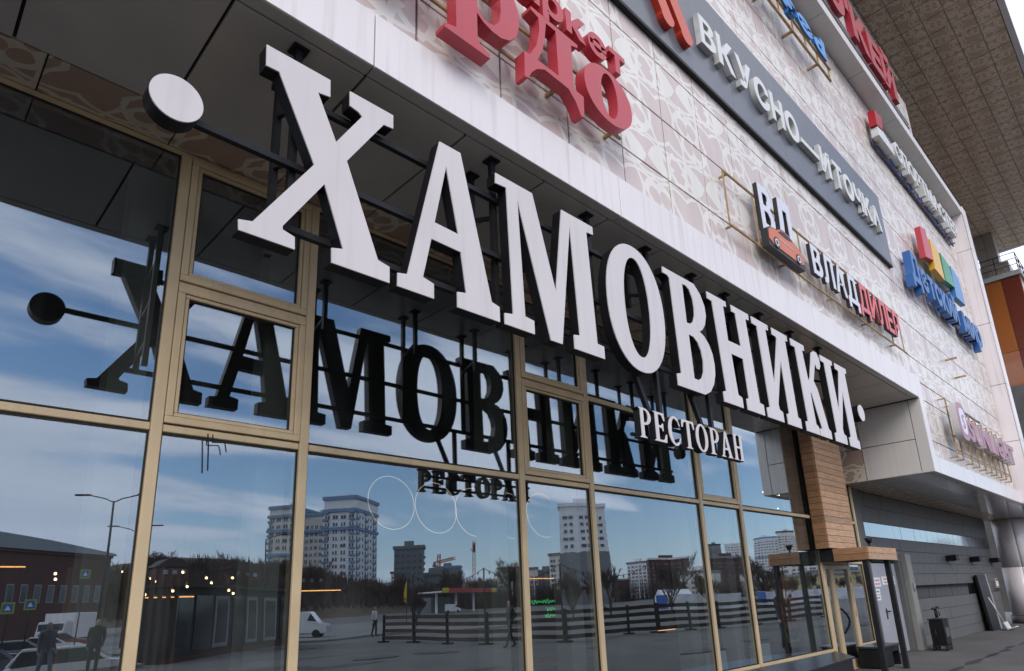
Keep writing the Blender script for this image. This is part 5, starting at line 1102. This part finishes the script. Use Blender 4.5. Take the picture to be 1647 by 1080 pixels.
simple_tower('beige tower with brown cap, rightmost of the far towers', (765, -326, 0), 18, 18, 66, 65, M_TW, M_BRK, 6)
simple_tower('unfinished concrete frame block near the cranes', (330, -330, 0), 30, 12, 23, 45, M_TW, M_TG, 9)
simple_tower('green grey block left of the tall crane', (330, -410, 0), 20, 14, 29, 45, M_TG, M_TB, 6)
simple_tower('brown block behind the short crane', (300, -425, 0), 22, 14, 27, 45, M_TW, M_BRK, 6)
rnd = random.Random(77); names_ = ['first', 'second', 'third', 'fourth', 'fifth', 'sixth', 'seventh', 'eighth', 'ninth', 'tenth', 'eleventh', 'twelfth', 'thirteenth', 'fourteenth']
for k in range(14):
    az = R(-50 + 33*k/13.); dist = rnd.uniform(430, 620); simple_tower('small hazy far block, %s from the left along the skyline' % names_[k], (dist*math.cos(az), dist*math.sin(az), 0), rnd.uniform(16, 34), 14, rnd.choice((14, 18, 22, 27, 30)), math.degrees(az)+90+rnd.uniform(-20, 20), rnd.choice((M_TW, M_TG, M_TWH, M_BRK)), rnd.choice((M_TG, M_TW)), rnd.choice((4, 5, 6)), name='far_block')['group'] = 'far skyline blocks'
yb_ = thing('yellow_low_building', 'low yellow building mirrored right of the porch', 'building', (330, -130, -1)); Mv = Matrix.Translation((330, -130, 0)) @ Matrix.Rotation(R(65), 4, 'Z')
pbox('wall', -14, 34, -12, 0, -1, 8, mat('yellow_plaster', (.5, .40, .2), .8, var=.1), yb_); pbox('roof', -15, 35, -13, 1, 8.02, 9, M_TIN, yb_)
for k in range(8): wn = pbox('window', -12+6*k, -9.5+6*k, .01, .1, 3, 6, M_PANE, yb_)
# cranes
M_CR = mat('crane_red', (.45, .13, .08), .6)
for (x, y, h, rz, lb) in ((372, -428, 54, 130, 'tall red tower crane over the building site'), (300, -384, 38, 110, 'shorter red tower crane left of the tall one')):
    t = thing('tower_crane', lb, 'crane', (x, y, -1), 'tower cranes'); M = Matrix.Translation((x, y, 0)) @ Matrix.Rotation(R(rz), 4, 'Z')
    def lat(nm, p, q, s):
        bm = nb(); p, q = Vector(p), Vector(q); n = 12; up = Vector((0, 0, 1)) if abs((q-p).normalized().z) < .5 else Vector((1, 0, 0)); sd2 = (q-p).normalized().cross(up).normalized()*s; u2 = up*s
        if abs((q-p).normalized().z) > .5: u2 = (q-p).normalized().cross(sd2).normalized()*s
        cs = [sd2+u2, sd2-u2, -sd2-u2, -sd2+u2]
        for i in range(4):
            bar(bm, M @ (p+cs[i]), M @ (q+cs[i]), .35)
            for k in range(n): bar(bm, M @ (p.lerp(q, k/n)+cs[i]), M @ (p.lerp(q, (k+1)/n)+cs[(i+1) % 4]), .22)
        return build(nm, bm, M_CR, t)
    lat('mast', (0, 0, -1), (0, 0, h), 1.0); lat('jib', (1, 0, h-6), (38, 0, h-6), .8); lat('counter_jib', (-1, 0, h-6), (-12, 0, h-6), .8)
    bm = nb(); abox(bm, -13, -9.5, -1.2, 1.2, h-9, h-6.9, M=M); build('counterweight', bm, M_TG, t); bm = nb(); abox(bm, .6, 2.6, 1.05, 2.6, h-8.6, h-6.2, M=M); build('cab', bm, M_TWH, t)
# petrol station
ps = thing('petrol_station', 'petrol station canopy with red and yellow edge', 'petrol station', (145, -163, -1)); Mv = Matrix.Translation((145, -163, 0)) @ Matrix.Rotation(math.atan2(-17.4, 37.7), 4, 'Z')
pbox('canopy', -19, 22, -9, 0, 5.2, 5.6, M_TWH, ps); pbox('canopy_edge', -19, 22, .002, .3, 5.2, 6.4, mat('station_red', (.42, .03, .03), .5), ps); pbox('yellow_edge', -19.3, -15, .302, .35, 5.1, 6.5, mat('station_yellow', (.6, .42, .03), .5), ps); pbox('yellow_edge', 18, 22.3, .302, .35, 5.1, 6.5, bpy.data.materials['station_yellow'], ps)
for x in (-14, 0, 14): pbox('canopy_column', x-.3, x+.3, -5, -4.4, -1, 5.19, M_TWH, ps)
pbox('kiosk', -8, 6, -16, -10, -1, 4, M_TG, ps)
fg = thing('yellow_flag', 'yellow teardrop advertising flag behind the fence', 'flag', (49, -60, LZ)); bm = nb(); tube(bm, (49, -60, LZ), (49, -60, 4.9), .04, n=6); build('mast', bm, M_BSTEEL, fg)
bm = nb(); prism(bm, [[(0, 2.0), (-.9, 2.3), (-1.0, 3.2), (-.5, 4.3), (0, 4.85)]], -.015, .015, to3=lambda x_, z_, y_: (49+x_*.8, -60+y_-x_*.5, z_)); build('cloth', bm, mat('flag_yellow', (.62, .42, .02), .7, var=.2, vscale=2), fg)
tn = thing('market_tent', 'blue and white market tent behind the terrace fence', 'tent', (96, -51, -.3))
bm = nb(); prism(bm, [[(-4, 0), (-4, 2.2), (0, 4.2), (4, 2.2), (4, 0)]], -3, 3, to3=lambda x_, z_, y_: (96+x_*.6+y_*.6, -51-x_*.6+y_*.6, z_*.62-.3)); build('canopy', bm, mat('tent_white', (.55, .58, .6), .8), tn)
bm = nb(); prism(bm, [[(-4.02, 1.2), (-4.02, 2.25), (-2, 3.3), (-2.4, 1.2)]], 3.01, 3.05, to3=lambda x_, z_, y_: (96+x_*.6+y_*.6, -51-x_*.6+y_*.6, z_*.62-.3)); build('blue_panel', bm, M_SBL, tn)
for k, (x, y, l, c, lb) in enumerate(((92, -44, 13, (.5, .52, .54), 'long white banner wall by the tent'), (120, -42, 12, (.5, .5, .55), 'white banner wall left of the yellow building'), (150, -44, 12, (.55, .55, .58), 'white banner wall with red end'))):
    t = thing('banner_wall', lb, 'banner', (x, y, -1)); Mv = Matrix.Translation((x, y, 0)) @ Matrix.Rotation(R(66), 4, 'Z'); pbox('sheet', -l/2, l/2, -.1, 0, -.8, 1.5, mat('banner_cloth', c, .7, var=.25, vscale=.7), t)
    pbox('stripe', -l/2, -l/2+1.6, .002, .01, -.6, 1.4, M_INKR if k == 2 else M_SBL, t)
# --- hill with bare trees and houses
bm = nb(); nx, ny = 26, 14; vv = []
for i in range(nx+1):
    for j in range(ny+1):
        x = 20 + 175*i/nx; y = -210 - 150*j/ny; e = math.sin(PI*min(1, max(0, i/nx)))**.5*math.sin(PI*min(1, max(0, j/ny))*.6)
        vv.append(bm.verts.new((x, y, -1.2 + 28*e + random.uniform(-.4, .4))))
for i in range(nx):
    for j in range(ny): k = i*(ny+1)+j; bm.faces.new([vv[k], vv[k+ny+1], vv[k+ny+2], vv[k+1]])
bmesh.ops.recalc_face_normals(bm, faces=bm.faces); tag(build('hill', bm, mat('dry_earth', (.10, .075, .055), .95, var=.3, vscale=.2)), kind='structure')
M_BRK2 = mat('bare_bark', (.085, .06, .05), .95)
def bare_tree(seed, h=9, n0=6, rm=.016):
    rnd = random.Random(seed); bt = nb(); bc = nb()
    def grow(p, d, l, r, lv):
        q = p + d*l; tube(bt if lv < 2 else bc, p, q, r, r*.6, n=5 if lv < 2 else 3, cap=False)
        if lv >= 6: return
        for k in range(3 if lv else n0):
            sp_ = .75 if lv == 0 else .62
            nd = (d + Vector((rnd.uniform(-1, 1), rnd.uniform(-1, 1), rnd.uniform(-.1, .6)))*sp_ + Vector((0, 0, .12))).normalized(); grow(p.lerp(q, rnd.uniform(.35, 1)), nd, l*rnd.uniform(.58, .84) if lv else h*rnd.uniform(.2, .32), max(rm, r*.58), lv+1)
    grow(Vector((0, 0, 0)), Vector((0, 0, 1)), h*.17, h*.018, 0)
    t = thing('bare_tree', 'leafless tree', 'tree', (0, 0, 0)); build('trunk', bt, M_BRK2, t); build('crown', bc, M_BRK2, t); return t
protos = [bare_tree(1, 9, 6, .028), bare_tree(2, 8, 4, .028), bare_tree(3, 10, 7, .028), bare_tree(4, 7, 8, .03)]
tree_spots = []
def hill_z(x, y): return -1.6 + 28*math.sin(PI*(x-20)/175)**.5*math.sin(PI*(-210-y)/150*.6)
for k in range(44):
    x, y = 66+random.uniform(-32, 62), -224-random.uniform(0, 44)
    tree_spots.append((x, y, hill_z(x, y), random.uniform(1.0, 1.9), 'on the brown hill', 'leafless trees on the hill'))
for k in range(60): a_ = random.uniform(0, 1); tree_spots.append((150+190*a_+random.uniform(-8, 8), -215+165*a_-random.uniform(0, 30), -1, random.choice((.6, .9, 1.1, 1.5, 1.9, 2.2))*random.uniform(.85, 1.15), 'in the belt behind the terrace', 'leafless trees behind the terrace'))
for x, y, s in ((58, -40, .8), (66, -41, .95), (75, -38, .85), (88, -40, .9), (47, -55, .7), (98, -34, .8)): tree_spots.append((x, y, -.8, s, 'near the fence', 'leafless trees near the fence'))
for i, (x, y, z, s, wh, gp) in enumerate(tree_spots):
    o = protos[i] if i < 4 else copy_tree(protos[i % 4]); o.location = (x, y, z); o.rotation_euler = (0, 0, random.uniform(0, 6.28)); o.scale = (s, s, s*random.uniform(.9, 1.15)); o['label'] = 'leafless brown tree standing ' + wh; o['group'] = gp
for k, (x, y, z, lb) in enumerate(((52, -238, 7, 'dark roofed house at the left of the hill'), (74, -236, 8.5, 'dark roofed house in the middle of the hill'), (100, -240, 8.5, 'big dark roofed house on the hill top'), (128, -244, 7, 'red roofed house at the right of the hill'))):
    t = thing('hill_house', lb, 'house', (x, y, z), 'houses on the hill'); z += 3.2; w2_ = 4.2 + k*.8
    z += 1.5; box('wall', x-w2_, x+w2_, y-5, y+5, z-5, z+3.2, M_BRK, t); bm = nb(); prism(bm, [[(x-w2_-.6, z+3.22), (x-w2_*.4, z+6), (x+w2_*.4, z+6), (x+w2_+.6, z+3.22)]], y-5.6, y+5.6); rf_ = build('roof', bm, mat('dark_roof', (.05, .04, .04), .8) if k != 3 else M_BRK, t)
    box('chimney', x+1, x+1.9, y-1, y, z+5.5, z+7, M_BRK, rf_)
    for q in range(3): box('window', x-w2_*.6+q*w2_*.55, x-w2_*.6+q*w2_*.55+1.4, y+5.01, y+5.08, z+.8, z+2.2, M_PF, t)
# far wood that reads as one mass
bm = nb(); rnd = random.Random(9)
for k in range(5200):
    x = rnd.uniform(28, 180); y = -218 - rnd.uniform(0, 60); i_ = (x-20)/175; j_ = (-210-y)/150; zb = -1.2 + 28*math.sin(PI*i_)**.5*math.sin(PI*j_*.6); h = rnd.uniform(2, 7); wd = rnd.uniform(.15, .45); dx_, dy_ = rnd.uniform(-1.3, 1.3), rnd.uniform(-1.3, 1.3)
    bm.faces.new((bm.verts.new((x-wd, y, zb)), bm.verts.new((x+wd, y, zb)), bm.verts.new((x+dx_, y+dy_, zb+h)))); bm.faces.new((bm.verts.new((x, y, zb+h*.3)), bm.verts.new((x+.35, y, zb+h*.35)), bm.verts.new((x-dx_*1.5, y-dy_, zb+h*.8))))
tag(build('hill_scrub', bm, M_BRK2), 'brown leafless scrub covering the hill', 'scrub', kind='stuff'); bm = nb(); rnd = random.Random(9)
for k in range(9000):
    a_ = rnd.random(); x = 100+430*a_ + rnd.uniform(-20, 20); y = -300+240*a_ - rnd.uniform(0, 70); h = rnd.uniform(4, 15)*(1.25 if rnd.random() < .1 else 1); x2_, y2_ = rnd.uniform(-1.6, 1.6), rnd.uniform(-1.6, 1.6); wd = rnd.uniform(.3, 1.1)
    v0 = bm.verts.new((x-wd, y+wd*.6, -1)); v1 = bm.verts.new((x+wd, y-wd*.6, -1)); v2 = bm.verts.new((x+x2_, y+y2_, h)); bm.faces.new((v0, v1, v2))
    v3 = bm.verts.new((x, y, h*.4)); v4 = bm.verts.new((x+.7, y-.4, h*.4)); v5 = bm.verts.new((x-x2_*1.4, y-y2_, h*.85)); bm.faces.new((v3, v4, v5))
tag(build('far_wood', bm, M_BRK2), 'brown leafless wood filling the far horizon', 'wood', kind='stuff')
